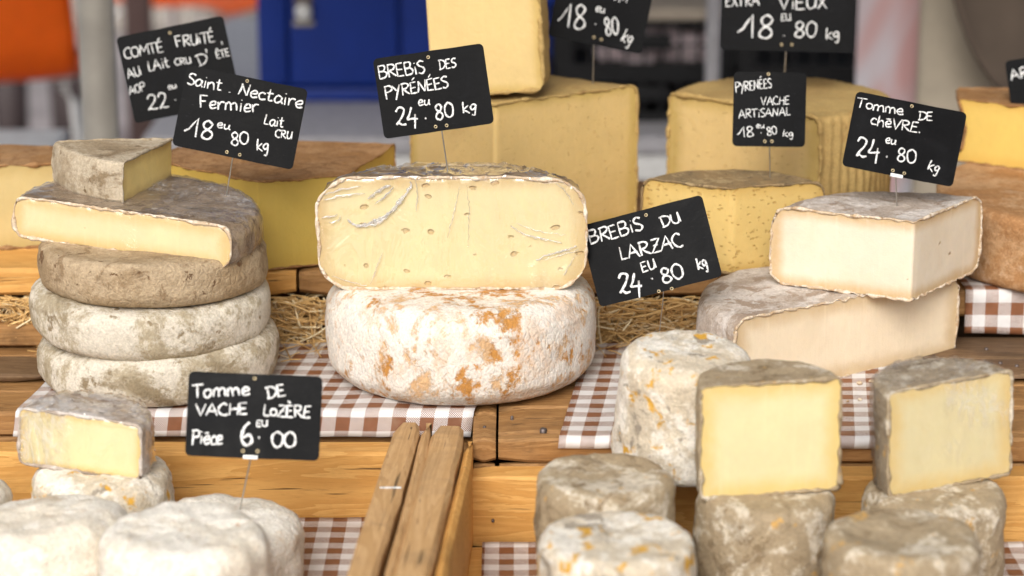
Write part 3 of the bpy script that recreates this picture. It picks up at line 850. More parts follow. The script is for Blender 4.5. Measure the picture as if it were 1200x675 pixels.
# ------------------------------------------------------------------ middle crates, turned over: the main level at z = 0
def crate_mid(label, x0, x1, rows, front, m, seed, posts=True):
    o = empty('wooden_crate', (0, 0, -.0995))
    tag(o, label, 'wooden crate', 'old crates turned over to make the main shelf')
    z = .0995
    for i, (a, b) in enumerate(rows):
        board_obj('top_slat', m, o, x0, x1, a, b, z-.0255+.0015*(i % 2), z-.0005-.001*(i % 2), seed=seed+i, bev=.003, warp=.0012)
    board_obj('front_board', M['old'], o, x0+.001, x1-.001, front+.002, front+.014, .001, z-.027, seed=seed+20)
    board_obj('back_board', M['old'], o, x0+.001, x1-.001, 2.470, 2.484, .001, z-.027, seed=seed+21)
    return o
crA = crate_mid('old plank crate under the pile of grey wheels and the wide gingham cloth', -.70, -.0385, [(2.245, 2.312), (2.316, 2.378), (2.386, 2.436), (2.439, 2.487)], 2.245, M['old'], 30)
crB = crate_mid('narrow plank crate showing its bare end between the two gingham cloths', -.0375, -.0155, [(2.167, 2.245), (2.248, 2.33), (2.333, 2.41), (2.413, 2.487)], 2.167, M['old'], 50)
crC = crate_mid('nail studded plank crate under the narrow gingham cloth and the cut goat tomme', -.0130, .70, [(2.167, 2.186), (2.190, 2.262), (2.265, 2.335), (2.338, 2.41), (2.413, 2.487)], 2.167, M['old'], 70)
nail(crC, .030, 2.192, .0995, .0035)
nail(crC, .0, 2.23, .0990, .0016)
nail(crB, -.0265, 2.20, .0990, .0016)
# weathered boards at the far right and far left of the shelf
board_obj('top_slat', M['weathered'], crC, .415, .70, 2.345, 2.398, .100, .108, seed=91, bev=.003, warp=.002)
board_obj('top_slat', M['weathered'], crC, .43, .70, 2.402, 2.478, .100, .107, seed=92, bev=.003, warp=.002)
for x, y in ((.505, 2.38), (.50, 2.43), (.52, 2.37)):
    nail(crC, x, y, .1078, .0022)
board_obj('top_slat', M['weathered'], crA, -.70, -.475, 2.34, 2.405, .100, .109, seed=93, bev=.003, warp=.002)
board_obj('front_slat', M['old'], crA, -.70, -.46, 2.462, 2.480, .100, .124, seed=94, bev=.003, warp=.0015)

# ------------------------------------------------------------------ back crates with straw showing between the boards: upper level z = .078
def crate_back(label, x0, x1, seed, top=.078, y0=2.492, y1=2.93, posts=(), m=M['old'], gap=0):
    o = empty('slatted_crate', (0, 0, -.0995))
    tag(o, label, 'slatted crate', 'slatted crates of straw along the rear shelf')
    z = .0995
    n = 5
    d = (y1-y0)/n
    for i in range(n):
        board_obj('top_slat', m, o, x0, x1, y0+i*d, y0+(i+1)*d-.004, z+top-.029, z+top, seed=seed+i, bev=.004, warp=.0018)
    for x in posts:
        board_obj('post', M['old_z'], o, x-.022, x+.022, y0+.003, y0+.05, .001, z+top-.0295, axis='z', seed=seed+x)
    board_obj('back_board', M['weathered'], o, x0, x1, y1-.03, y1-.012, .001, z+top-.0295, seed=seed+11)
    board_obj('inner_board', M['weathered'], o, x0, x1, y0+.075, y0+.088, .001, z+top-.0295, seed=seed+12)
    return o
crate_back('slatted crate with orange toned boards beneath the far pale wedge', -.74, -.232, 101, m=M['pine'], top=.0785, posts=(-.70,))
crate_back('slatted crate with dark cracked board ends beneath the cling wrapped half cheese', -.2285, -.04, 111)
crate_back('slatted crate with a split front board beneath the yellow holed tomme', -.0375, .388, 121, top=.0775)
crate_back('crate with a dark stained corner post beneath the rust coloured wheel', .392, .90, 131, top=.0585, y0=2.478, posts=(.45, .87))

# ------------------------------------------------------------------ straw packed between the crate boards
bm = bmesh.new()
rs = random.Random(3)
for i in range(3400):
    x = rs.uniform(-.62, .40)
    if -.40 < x < -.30 and rs.random() < .6: continue
    y = 2.470 + abs(rs.gauss(0, .014))
    z = rs.uniform(.003, .046)
    L = rs.uniform(.025, .085)
    a = rs.gauss(0, .8) if rs.random() < .7 else rs.uniform(0, 3.14)
    d = Vector((math.cos(a), rs.uniform(-.35, .35), math.sin(a)*.75)).normalized()
    c = Vector((x, y, z))
    bow = Vector((rs.gauss(0, .003), rs.gauss(0, .003), rs.gauss(0, .004)))
    pts = []
    for k in range(5):
        s = k/4-.5
        p = c + d*(L*s) + bow*(1-4*s*s)
        p.y = max(2.456, p.y)
        p.z = min(.0478, max(.001, p.z))
        pts.append(p)
    if rs.random() < .35: pts = pts[:3]
    tube(bm, pts, rs.choice((.0004, .0005, .0007, .0009, .0012)), 4, cap=False)
for i in range(46):                                  # loose bits that fell on the cloth and boards
    x = rs.choice((rs.uniform(-.245, -.195), rs.uniform(.085, .20), rs.uniform(-.5, -.47)))
    y = 2.465 - abs(rs.gauss(0, .03)); a = rs.uniform(0, 3.14); L = rs.uniform(.008, .03)
    c = Vector((x, y, .0052)); d = Vector((math.cos(a), math.sin(a), .03))
    tube(bm, [c-d*L, c+Vector((0, 0, .001)), c+d*L], rs.uniform(.0004, .0008), 4, cap=False)
tag(mesh_obj('straw', bm, M['straw'], smooth=True), 'loose golden straw stuffed between the boards of the rear crates', 'straw', kind='stuff')

# ------------------------------------------------------------------ gingham cloths
def cloth(label, x0, x1, path, seed, skew=0, wave=.0030):
    """oilcloth laid along a (y, z) path; U across, V along the path"""
    bm = bmesh.new()
    uvl = bm.loops.layers.uv.new('UVMap')
    P = [Vector((0, a, b)) for a, b in path]
    pts = resample(P, False, .006)
    L = [0]
    for a, b in zip(pts, pts[1:]): L.append(L[-1]+(b-a).length)
    nx = int((x1-x0)/.008)
    g = []
    for j, p in enumerate(pts):
        row = []
        for i in range(nx+1):
            x = x0+(x1-x0)*i/nx
            w = wave*noise.noise(Vector((x*14, L[j]*14, seed)))
            row.append((bm.verts.new((x + skew*L[j], p.y - abs(w)*.8, p.z+abs(w))), x, L[j]))
        g.append(row)
    for j in range(len(pts)-1):
        for i in range(nx):
            q = [g[j][i], g[j][i+1], g[j+1][i+1], g[j+1][i]]
            f = bm.faces.new([a[0] for a in q])
            for lp, a in zip(f.loops, q): lp[uvl].uv = (a[1]+.003*seed, a[2])
    bmesh.ops.recalc_face_normals(bm, faces=bm.faces[:])
    o = mesh_obj('gingham_cloth', bm, M['cloth'])
    s = o.modifiers.new('thickness', 'SOLIDIFY'); s.thickness = .0007; s.offset = 0
    return tag(o, label, 'cloth', 'brown and white gingham cloths')
cloth('wide brown gingham cloth under the grey wheels and the big white wheel', -.455, -.006, [(2.484, .0016), (2.246, .0016), (2.2425, .0003), (2.2385, -.0235)], 1, skew=-.13)
cloth('narrow brown gingham cloth hanging over the nail studded crate under the goat tomme', .083, .40, [(2.484, .0016), (2.168, .0016), (2.1645, .0003), (2.1635, -.0095)], 2, skew=-.12)
cloth('gingham cloth lining the tray floor beneath the cream tommes', -.74, -.118, [(1.53, -.0935), (2.185, -.0935), (2.195, -.0915)], 3, wave=.002)
cloth('gingham cloth lining the tray floor beneath the tall cylinder cheeses', -.028, .74, [(1.53, -.0935), (2.115, -.0935), (2.127, -.0900)], 4, wave=.003)
cloth('small gingham cloth tucked over the edge of the crate below the rust coloured wheel', .484, .74, [(2.60, .0602), (2.478, .0602), (2.4745, .0585), (2.4735, .0115)], 5)

# ================================================================== CHEESES
# ---- pile of grey wheels
G1 = 'grey wheels stacked at the end of the stall'
cheese_wheel('round_cheese', M['r_greypale'], 'pale bloomed grey wheel at the bottom of the stack of three', 'cheese wheel', (-.362, 2.360, .002), (0, 0, 20), G1, Rw=.1215, H=.052, ct=.017, cb=.018, bulge=.001, seed=1, taper=.03, a1=.003)
cheese_wheel('round_cheese', M['r_greypale'], 'white patched grey wheel in the middle of the stack of three', 'cheese wheel', (-.368, 2.360, .0525), (0, -2.2, 130), G1, Rw=.1190, H=.051, ct=.016, cb=.015, bulge=.001, seed=2, a1=.003)
cheese_wheel('round_cheese', M['r_tan'], 'tan crusted wheel at the top of the stack of three', 'cheese wheel', (-.3640, 2.362, .0995), (0, 1.5, 60), G1, Rw=.1135, H=.045, ct=.008, cb=.013, bulge=.001, seed=3, groove=((.040, .0014, .0015),), a1=.0028)
# half wheel lying on top, tipped down to one side
pst = paste('paste_nectaire', (0.83, 0.701, 0.414), (0.705, 0.497, 0.198), .122, .042, .010, rimw=.010, holes=.25, hole_scale=60, lines=.5)
cut_cheese('half_cheese', 'half wheel with pale yellow cut face and grey rind lying tipped on the tan wheel', 'half cheese', (-.378, 2.352, .1435), (0, 3.6, -18),
           [(0, -.036, .0, -1)], M['r_brown'], pst, m_edge=M['r_edge'], rim=.0014, scallop=.0009, scallop_len=.014, film=M['film_dull'], film_amp=.0016,
           Rw=.122, H=.042, ct=.010, cb=.010, bulge=.003, seed=4)
pst = paste('paste_small', (.84, .645, .25), (0.585, 0.41, 0.154), .122, .042, .006, rimw=.008, holes=.08, lines=.3, curdy=1.5)
cut_cheese('cheese_wedge', 'small wedge with crusty grey white rind on top of the tipped half wheel', 'cheese wedge', (-.357, 2.467, .1835), (0, 2.5, 0),
           [(0, 0, .962, -.274), (0, 0, -.303, .953)], M['r_grey'], pst, rim=.0014,
           Rw=.122, H=.043, ct=.004, cb=.004, bulge=.002, seed=5, a1=.0015)

# ---- centre: big white wheel and the wrapped half on it
cheese_wheel('round_cheese', M['r_orange'], 'big white bloomed wheel with orange patches carrying the cling wrapped half', 'cheese wheel', (-.052, 2.371, .002), (0, 0, 35), None, Rw=.1345, H=.100, ct=.026, cb=.026, bulge=.003, seed=6, segs=160, a1=.003, groove=((.084, .0022, .0022), (.0885, .0012, .0015), (.012, .0015, .002)))
FOLDS = [([(-0.1032, 0.072), (-0.0912, 0.0659), (-0.0622, 0.0782), (-0.0418, 0.1036), (-0.0401, 0.1106)], 0.0024), ([(-0.0912, 0.065), (-0.0733, 0.0685), (-0.0546, 0.0843)], 0.0014), ([(-0.0835, 0.0931), (-0.0691, 0.1036), (-0.0597, 0.108)], 0.0018), ([(-0.0767, 0.0878), (-0.0631, 0.0983), (-0.0563, 0.1062)], 0.001), ([(-0.127, 0.0922), (-0.1074, 0.0966), (-0.0861, 0.0992)], 0.0012), ([(-0.1262, 0.0975), (-0.1091, 0.1027), (-0.0904, 0.1062)], 0.001), ([(-0.035, 0.1133), (-0.0332, 0.0983), (-0.035, 0.0817)], 0.0008), ([(-0.0691, 0.0386), (-0.0759, 0.022), (-0.0827, 0.0061)], 0.0007), ([(0.0085, 0.1054), (0.0026, 0.079), (-0.0043, 0.0536)], 0.0005), ([(0.0162, 0.1071), (0.0179, 0.079), (0.0162, 0.0439)], 0.0004), ([(0.0588, 0.0659), (0.0759, 0.0562), (0.11, 0.0483)], 0.0011), ([(0.0631, 0.0685), (0.0887, 0.0597), (0.1142, 0.0562)], 0.0005), ([(0.0844, 0.0307), (0.0997, 0.0369), (0.1253, 0.0448)], 0.0012), ([(0.0904, 0.0299), (0.11, 0.036), (0.1262, 0.0413)], 0.0006), ([(0.1219, 0.0334), (0.1168, 0.0237), (0.1117, 0.0149)], 0.0007), ([(-0.1296, 0.0738), (-0.1211, 0.0755), (-0.1142, 0.0773)], 0.0014), ([(-0.1219, 0.0685), (-0.1142, 0.0711), (-0.1108, 0.0764)], 0.001), ([(-0.1211, 0.014), (-0.1032, 0.0079), (-0.0861, 0.0035)], 0.0006), ([(0.104, 0.1089), (0.1142, 0.1001), (0.1211, 0.0878)], 0.0007)]
pst = paste('paste_brebis', (.79, .67, .385), (0.625, 0.454, 0.22), .1410, .114, .032, rimw=.010, holes=.5, hole_scale=46, hole_r=.28, hole_dark=.5, lines=.25)
cut_cheese('half_cheese', 'half sheep cheese with pale yellow face wrapped tight in cling film', 'half cheese', (-.0610, 2.284, .1015), (0, -.4, -1.5),
           [(0, .048, 0, -1), (0, .112, 0, 1)], M['r_brown'], pst, m_edge=M['r_edge'], rim=.0017, scallop=0, film=M['film'], film_amp=.0030, film_f=38, film_vox=.0028, fold_y=.0455, folds=FOLDS,
           Rw=.1410, H=.114, ct=.034, cb=.030, bulge=.002, seed=7, segs=150)

# ---- goat tommes at the right
pst = paste('paste_goat_low', (.90, .755, .55), (0.629, 0.454, 0.253), .146, .084, .012, rimw=.013, holes=.05, hole_scale=60, lines=.4)
cut_cheese('half_cheese', 'half goat tomme with beige face and lilac grey rind beneath the white block', 'half cheese', (.338, 2.366, .002), (0, 0, 33),
           [(0, -.012, 0, -1)], M['r_goat'], pst, m_edge=M['r_edge'], rim=.0012, scallop=.0016, scallop_len=.016, 
           Rw=.146, H=.083, ct=.012, cb=.010, bulge=.003, seed=8, segs=150)
pst = paste('paste_goat_top', (.80, .70, .545), (0.588, 0.4, 0.198), .149, .081, .016, rimw=.009, holes=.16, hole_scale=55, lines=.3)
cut_cheese('cheese_wedge', 'thick quarter of goat tomme with white cut faces and scalloped edges', 'cheese wedge', (.4025, 2.340, .087), (0, 0, 0),
           [(0, 0, -.462, -.887), (0, 0, .80, -.60)], M['r_goat'], pst, m_edge=M['r_edge'], rim=.0015, scallop=.0014, scallop_len=.017, edge=.003,
           Rw=.149, H=.081, ct=.016, cb=.014, bulge=.003, seed=9, segs=150)

# ---- rear shelf
pst = paste('paste_far', (0.618, 0.477, 0.218), (0.505, 0.367, 0.143), .19, .094, .010, rimw=.012, lines=.2)
cut_cheese('half_cheese', 'half wheel with buff cut face and brown rind at the end of the rear shelf', 'half cheese', (-.600, 2.515, .079), (0, 0, 8),
           [(0, .06, 0, -1)], M['r_comte'], pst, rim=.002, Rw=.19, H=.094, ct=.012, cb=.010, bulge=.004, seed=10)
pst = paste('paste_comte', (0.618, 0.437, 0.098), (0.543, 0.367, 0.077), .31, .098, .006, rimw=.012, lines=.3, curdy=.5)
cut_cheese('cheese_block', 'big yellow block with flat sandy brown rind behind the wrapped half', 'cheese block', (-.2400, 2.390, .079), (0, 0, 0),
           [(-.029, .097, -.635, -.772), (-.029, .097, .370, -.929), (.064, .134, .965, -.262), (-.15, .2, -.98, .17)], M['r_comte'], pst, rim=.0012, edge=.0025,
           Rw=.31, H=.097, ct=.005, cb=.005, bulge=-.002, seed=11, segs=200, step=.006, a1=.0025)
pst = paste('paste_cantal', (.67, .475, .195), (0.525, 0.367, 0.11), .195, .160, .008, rimw=.010, lines=.3, curdy=.9, bmp=.0009, holes=.5, hole_scale=210, hole_r=.3, hole_dark=.25)
cut_cheese('cheese_block', 'tall pale yellow quarter wheel carrying a standing wedge behind the wrapped half', 'cheese block', (-.019, 2.602, .079), (0, 0, 0),
           [(0, 0, .566, -.824), (0, 0, -.866, -.5)], M['r_yellow'], pst, rim=.0018, edge=.006,
           Rw=.195, H=.158, ct=.010, cb=.008, bulge=.002, seed=12, segs=150, a1=.003)
pst = paste('paste_stand', (.72, .53, .235), (0.546, 0.378, 0.121), .20, .20, .008, rimw=.007, lines=.25, curdy=1.2)
cut_cheese('cheese_wedge', 'pale yellow wedge with crusty side standing upright on the tall quarter wheel', 'cheese wedge', (-.158, 2.676, .2380), (0, -3.2, 0),
           [(.18, -.055, .0, -1), (.07, 0, -1, .0), (.18, .03, .1, 1)], M['r_yellow'], pst, rim=.0022, edge=.003,
           Rw=.200, H=.20, ct=.008, cb=.008, bulge=.002, seed=13, segs=150)
pst = paste('paste_vieux', (.68, .49, .215), (0.468, 0.324, 0.099), .126, .142, .008, rimw=.012, lines=.2, curdy=1.2, bmp=.001, holes=.4, hole_scale=160, hole_r=.35, hole_dark=.25)
cut_cheese('half_cheese', 'old yellow wheel with a big cut face and finely ribbed side behind the holed tomme', 'half cheese', (.309, 2.728, .079), (0, 0, 0),
           [(-.048, -.051, -.683, -.731)], M['r_yellow'], pst, rim=.0024, edge=.003,
           Rw=.1275, H=.143, ct=.008, cb=.006, bulge=.001, seed=14, segs=420, ridges=70, ridge_a=.0011)
pst = paste('paste_holed', (.72, .515, .19), (0.566, 0.367, 0.11), .106, .0925, .010, rimw=.009, holes=.8, hole_scale=165, hole_r=.40, hole_dark=.5, lines=.2)
cut_cheese('cheese_wedge', 'yellow tomme full of small holes with a thin dark brown top', 'cheese wedge', (.233, 2.474, .079), (0, 0, 0),
           [(0, 0, -.5, -.866), (0, 0, .32, -.947)], M['r_olive'], pst, rim=.0014, edge=.006,
           Rw=.106, H=.0925, ct=.014, cb=.006, bulge=.002, seed=15)
cheese_wheel('round_cheese', M['r_red'], 'rust coloured washed wheel below the golden wedge at the shelf end', 'cheese wheel', (.672, 2.602, .0612), (0, 0, 0), None, Rw=.2, H=.081, ct=.010, cb=.010, bulge=-.003, seed=16, segs=180, step=.006, a1=.003)
pst = paste('paste_golden', (0.753, 0.528, 0.142), (0.645, 0.41, 0.099), .205, .075, .006, rimw=.010, lines=.2)
cut_cheese('cheese_wedge', 'golden wedge with hollowed brown edge lying on the rust coloured wheel', 'cheese wedge', (.72, 2.74, .143), (0, 0, 0),
           [(-.1, -.074, -.581, -.814), (.10, 0, 1, 0), (0, .06, 0, 1)], M['r_comte'], pst, rim=.0014,
           Rw=.205, H=.073, ct=.004, cb=.004, bulge=-.009, seed=17, segs=160)

# ---- tall cylinders in the right-hand tray
G2 = 'tall mouldy cylinder cheeses in the front tray'
ZT = -.0925
cyl = dict(ct=.012, cb=.012, bulge=.0005, segs=110, step=.004, a1=.0028, f1=22, a2=.0012, f2=80)
cheese_wheel('cylinder_cheese', M['r_tomme'], 'grey white cylinder cheese standing just behind a white topped one', 'cylinder cheese', (.081, 1.965, ZT), (0, 0, 10), G2, Rw=.0600, H=.131, dome=-.003, seed=21, **cyl)
cheese_wheel('cylinder_cheese', M['r_tommew'], 'white topped cylinder cheese close to the tray front, in front of a greyer one', 'cylinder cheese', (.0855, 1.835, ZT), (0, 0, 80), G2, Rw=.0650, H=.124, dome=-.002, seed=22, **cyl)
cheese_wheel('cylinder_cheese', M['r_tomme'], 'brown grey cylinder cheese under the upright half that faces straight out', 'cylinder cheese', (.2235, 1.993, ZT), (0, 0, 200), G2, Rw=.0615, H=.104, seed=23, **cyl)
cheese_wheel('cylinder_cheese', M['r_tomme'], 'flat grey cylinder cheese standing in front of the wrapped upright half', 'cylinder cheese', (.3190, 1.838, ZT), (0, 0, 300), G2, Rw=.0630, H=.127, dome=-.005, seed=24, **cyl)
cheese_wheel('cylinder_cheese', M['r_tomme'], 'rusty speckled cylinder cheese under the upright half wrapped in film', 'cylinder cheese', (.3765, 2.020, ZT), (0, 0, 140), G2, Rw=.0630, H=.097, seed=25, **cyl)
cheese_wheel('cylinder_cheese', M['r_tommew'], 'small cylinder cheese mostly hidden below the leaning orange spotted one', 'cylinder cheese', (.099, 2.079, ZT), (0, 0, 40), G2, Rw=.0495, H=.083, seed=26, **cyl)
cy2 = dict(cyl); cy2.update(ct=.014)
cheese_wheel('cylinder_cheese', M['r_tommew'], 'white cylinder cheese with orange spots leaning forward behind an upright half', 'cylinder cheese', (.1510, 2.094, .001), (7, 0, 40), G2, Rw=.0595, H=.112, dome=.003, seed=27, **cy2)
G3 = 'upright halves showing yellow cut faces on the cylinders'
for i, (lab, loc, rot, film, seed) in enumerate((
        ('upright half with square yellow face on the brown grey cylinder', (.2245, 1.990, .0125), (0, -1.2, 9), None, 31),
        ('upright half with yellow face turned aside, wrapped in film on the speckled cylinder', (.3880, 2.030, .0055), (0, -3.5, 20), M['film_dull'], 32))):
    pst = paste('paste_upright', (0.733, 0.64, 0.371), (.68, .49, .18), .0620, .101, .004, rimw=.012, lines=.25)
    cut_cheese('cheese_half', lab, 'half cheese', loc, rot, [(0, -.008, 0, -1)], M['r_tomme'], pst, group=G3, rim=.0016, film=film, film_amp=.0022, film_f=70, Rw=.0625 if i == 0 else .0620, H=.102 if i == 0 else .098, seed=seed, ct=.004, cb=.004, bulge=.0005, segs=110, step=.004, a1=.0016, f1=22, a2=.0008, f2=80)

# ---- cream tommes in the left-hand tray
G4 = 'cream bloomed tommes in the front tray'
crm = dict(segs=120, step=.0045, a1=.0045, f1=18, a2=.002, f2=62, bulge=.002)
cheese_wheel('cylinder_cheese', M['r_tommew'], 'cream cylinder cheese underneath the small wrapped half', 'cylinder cheese', (-.3770, 2.086, ZT), (0, 0, 0), G4, Rw=.0625, H=.094, ct=.014, cb=.012, seed=41, **crm)
cheese_wheel('tomme_cheese', M['r_cream'], 'large white tomme leaning in the tray corner with a humped pale top', 'cheese wheel', (-.394, 1.948, ZT), (-2, -6, 0), G4, Rw=.0700, H=.099, ct=.022, cb=.014, seed=42, **crm)
cheese_wheel('tomme_cheese', M['r_cream'], 'flat topped cream tomme in front of the priced one with a metal pin', 'cheese wheel', (-.2735, 1.880, ZT), (0, 0, 70), G4, Rw=.0700, H=.114, ct=.019, cb=.014, seed=43, **crm)
cheese_wheel('tomme_cheese', M['r_cream'], 'cream tomme with a reddish side that carries the pin of the six euro sign', 'cheese wheel', (-.2570, 2.020, ZT), (0, 0, 150), G4, Rw=.0675, H=.071, ct=.020, cb=.014, seed=44, **crm)
cheese_wheel('tomme_cheese', M['r_cream'], 'cream tomme only just showing at the tray side', 'cheese wheel', (-.5245, 2.06, ZT), (0, 0, 150), G4, Rw=.0645, H=.082, ct=.016, cb=.014, seed=45, **crm)
pst = paste('paste_lozere', (0.811, 0.711, 0.414), (0.743, 0.54, 0.209), .060, .053, .004, rimw=.006, holes=.16, hole_scale=80, lines=.3)
cut_cheese('cheese_half', 'small half tomme with bright yellow face wrapped in film on the cream cylinder', 'half cheese', (-.3905, 2.078, .0020), (0, 3.0, -14), [(0, -.010, 0, -1)], M['r_goat'], pst, rim=.0014, film=M['film'], film_amp=.0028, film_f=60,
           Rw=.0595, H=.053, ct=.006, cb=.005, bulge=.001, seed=46, segs=110, step=.004, a1=.0018)

# crumbs on the cloth by the goat tomme
rc = random.Random(4)
for i, (x, y) in enumerate(((.293, 2.298), (.305, 2.306), (.318, 2.312), (.300, 2.262), (.332, 2.266), (.345, 2.272), (.352, 2.325), (.365, 2.330))):
    bm = bmesh.new()
    bmesh.ops.create_icosphere(bm, subdivisions=2, radius=rc.uniform(.0012, .0026))
    for v in bm.verts: v.co = Vector((v.co.x*1.3, v.co.y, v.co.z*.8))*(1+.4*noise.noise(v.co*900+Vector((i, 0, 0))))
    o = mesh_obj('cheese_crumb', bm, M['r_edge']); o.location = (x, y, .0045)
    tag(o, 'pale crumb on the gingham cloth beside the goat tomme', 'crumb', 'crumbs by the goat tomme')

# ================================================================== PRICE SIGNS
sign('comte', 'tilted slate sign reading Comté fruité au lait cru with price 22', pen=.85, bend_amt=.0011, yaw=3)
sign('nectaire', 'slate sign reading Saint Nectaire fermier lait cru at 18.80', pen=1.05, bend_amt=.0011, yaw=-4)
sign('brebis', 'slate sign reading brebis des Pyrénées at 24.80 on the wrapped half', pen=1.05, bend_amt=.0011)
sign('top', 'slate sign with only 18.80 kg legible, pinned into the tall quarter wheel', pen=.85, bend_amt=.0011, yaw=4)
sign('vieux', 'wide slate sign reading extra vieux at 18.80', pen=.9, bend_amt=.0011)
sign('vache', 'small square slate sign reading Pyrénées vache artisanal at 18.80', pen=.8, bend_amt=.0008)
sign('chevre', 'slate sign reading tomme de chèvre pinned into the white goat quarter', pen=1.0, bend_amt=.0011, yaw=5, clip=True)
sign('larzac', 'warped slate sign reading brebis du Larzac in front of the straw', pin_r=.0004, pen=1.15, bend_amt=.003, yaw=-8)
sign('lozere', 'slate sign reading tomme de vache Lozère, piece 6.00, above the cream tommes', pen=1.3, bend_amt=.0016, clip=True)
sign('edge', 'partly visible slate sign starting with A behind the golden wedge', pen=1.1, bend_amt=.0011)

# ================================================================== BEHIND THE STALL
# ---- back counter
t = empty('back_counter', (.05, 4.9, -.8))
tag(t, 'grey topped counter behind the cheese shelf with the blue cabinet and crates on it', 'counter')
bm = bmesh.new(); box(bm, -.72, 1.5, -.62, .75, .615, .645, .004); mesh_obj('counter_top', bm, M['greyw'], t)
bm = bmesh.new(); box(bm, -.70, 1.5, -.60, -.575, .56, .614, .003); mesh_obj('front_rail', bm, M['white'], t)
bm = bmesh.new(); box(bm, -.68, 1.48, -.55, .7, .3, .559, .003); mesh_obj('apron_panel', bm, M['greyw'], t)
for x in (-.66, 1.45):
    for y in (-.56, .7):
        bm = bmesh.new(); box(bm, x-.025, x+.025, y-.025, y+.025, 0, .56, .003); mesh_obj('leg', bm, M['galv'], t)

# ---- blue cabinet
t = empty('blue_cabinet', (-.20, 4.62, -.155))
tag(t, 'tall cobalt blue metal cabinet with a small lever lock on its door', 'cabinet')
bm = bmesh.new(); box(bm, -.292, .292, 0, .42, .03, 1.1, .004); mesh_obj('body', bm, M['blue'], t)
bm = bmesh.new(); box(bm, -.296, .30, -.012, .42, .001, .029, .004); mesh_obj('plinth', bm, M['blue'], t)
for x0, x1 in ((-.29, -.235), (-.228, -.02), (-.012, .286)):
    bm = bmesh.new(); box(bm, x0, x1, -.018, -.001, .036, 1.09, .004); mesh_obj('door_panel', bm, M['blue'], t)
bm = bmesh.new(); box(bm, -.218, -.183, -.024, -.0185, .150, .262, .002); lk = mesh_obj('lock_plate', bm, M['nail'], t)
bm = bmesh.new(); lathe(bm, [(.015, 0), (.016, .008), (.012, .016), (0, .018)], 20, Matrix.Translation((-.200, -.024, .180)) @ Matrix.Rotation(R(90), 4, 'X')); mesh_obj('lock_button', bm, M['white'], lk)
bm = bmesh.new(); box(bm, -.221, -.180, -.026, -.0242, .153, .161, .001); mesh_obj('latch', bm, M['galv'], lk)

def drape(name, mat, label, x0, x1, y, z0, z1, amp, freq, seed, fn=None, thick=.003, cat='hanging cloth'):
    bm = bmesh.new()
    nx, nz = 70, 60
    g = []
    for j in range(nz+1):
        row = []
        for i in range(nx+1):
            u, v = i/nx, j/nz
            x = x0+(x1-x0)*u; z = z0+(z1-z0)*v
            yy = y + amp*math.sin(u*freq+seed+1.2*noise.noise(Vector((u*2, v*1.3, seed)))) + amp*.8*noise.noise(Vector((u*4, v*2, seed+5)))
            p = Vector((x, yy, z))
            if fn: p = fn(u, v, p)
            row.append(bm.verts.new(p))
        g.append(row)
    for j in range(nz):
        for i in range(nx):
            bm.faces.new((g[j][i], g[j][i+1], g[j+1][i+1], g[j+1][i]))
    o = mesh_obj(name, bm, mat)
    s = o.modifiers.new('thickness', 'SOLIDIFY'); s.thickness = thick
    return tag(o, label, cat)

# ---- black plastic crates
def plastic_crate(label, loc, w, d, h, rz=0):
    o = empty('plastic_crate', loc, (0, 0, rz))
    tag(o, label, 'plastic crate', 'black plastic crates on the back counter')
    bm = bmesh.new()
    th = .008
    def wall(x0, y0, x1, y1):
        L = math.hypot(x1-x0, y1-y0)
        m = Matrix.Translation((x0, y0, 0)) @ Matrix.Rotation(math.atan2(y1-y0, x1-x0), 4, 'Z')
        box(bm, 0, L, 0, th, 0, .018, .001, m)
        box(bm, 0, L, -.004, th+.004, h-.014, h, .001, m)
        box(bm, 0, .03, .0005, th-.0005, 0.017, h-.013, 0, m)
        box(bm, L-.03, L, .0005, th-.0005, 0.017, h-.013, 0, m)
        n = int(L/.033)
        for i in range(1, n):
            box(bm, L*i/n-.003, L*i/n+.003, .001, th-.001, 0.017, h-.013, 0, m)
        nk = max(2, int((h-.032)/.027))
        for k in range(1, nk):
            z = .018+(h-.032)*k/nk
            box(bm, .029, L-.029, .002, th-.002, z-.003, z+.003, 0, m)
    wall(-w/2, -d/2, w/2, -d/2); wall(w/2, -d/2, w/2, d/2); wall(w/2, d/2, -w/2, d/2); wall(-w/2, d/2, -w/2, -d/2)
    mesh_obj('lattice_wall', bm, M['blackp'], o, smooth=False)
    bm = bmesh.new(); box(bm, -w/2+.009, w/2-.009, -d/2+.009, d/2-.009, .002, .010, 0); mesh_obj('crate_floor', bm, M['blackp'], o, smooth=False)
    bm = bmesh.new(); box(bm, -.05, .05, -d/2-.006, -d/2-.0045, h*.45, h*.75, .001); mesh_obj('handle_plate', bm, M['blackp'], o)
    return o
CZ = -.1545
plastic_crate('lower black lattice crate beside the blue cabinet', (.243, 4.60, CZ), .34, .36, .090)
plastic_crate('upper black lattice crate beside the blue cabinet, holding pale packets', (.243, 4.60, CZ+.0905), .335, .36, .102, .6)
plastic_crate('lower black lattice crate next to the pink and white sheet', (.560, 4.58, CZ), .285, .36, .090)
plastic_crate('upper black lattice crate next to the pink and white sheet', (.560, 4.58, CZ+.0905), .285, .36, .135, -1)
rb = random.Random(5)
for i in range(6):
    bm = bmesh.new()
    w, h = rb.uniform(.02, .035), rb.uniform(.05, .078)
    box(bm, -w, w, -.03, .03, 0, h, .004)
    o = mesh_obj('paper_packet', bm, M['pinkw'])
    o.location = (.19+.047*i, 4.50+rb.uniform(0, .03), CZ+.1015)
    o.rotation_euler = (0, 0, rb.uniform(-.15, .15))
    tag(o, 'pale paper packet standing in the upper crate beside the blue cabinet', 'packet', 'pale packets in the black crate')
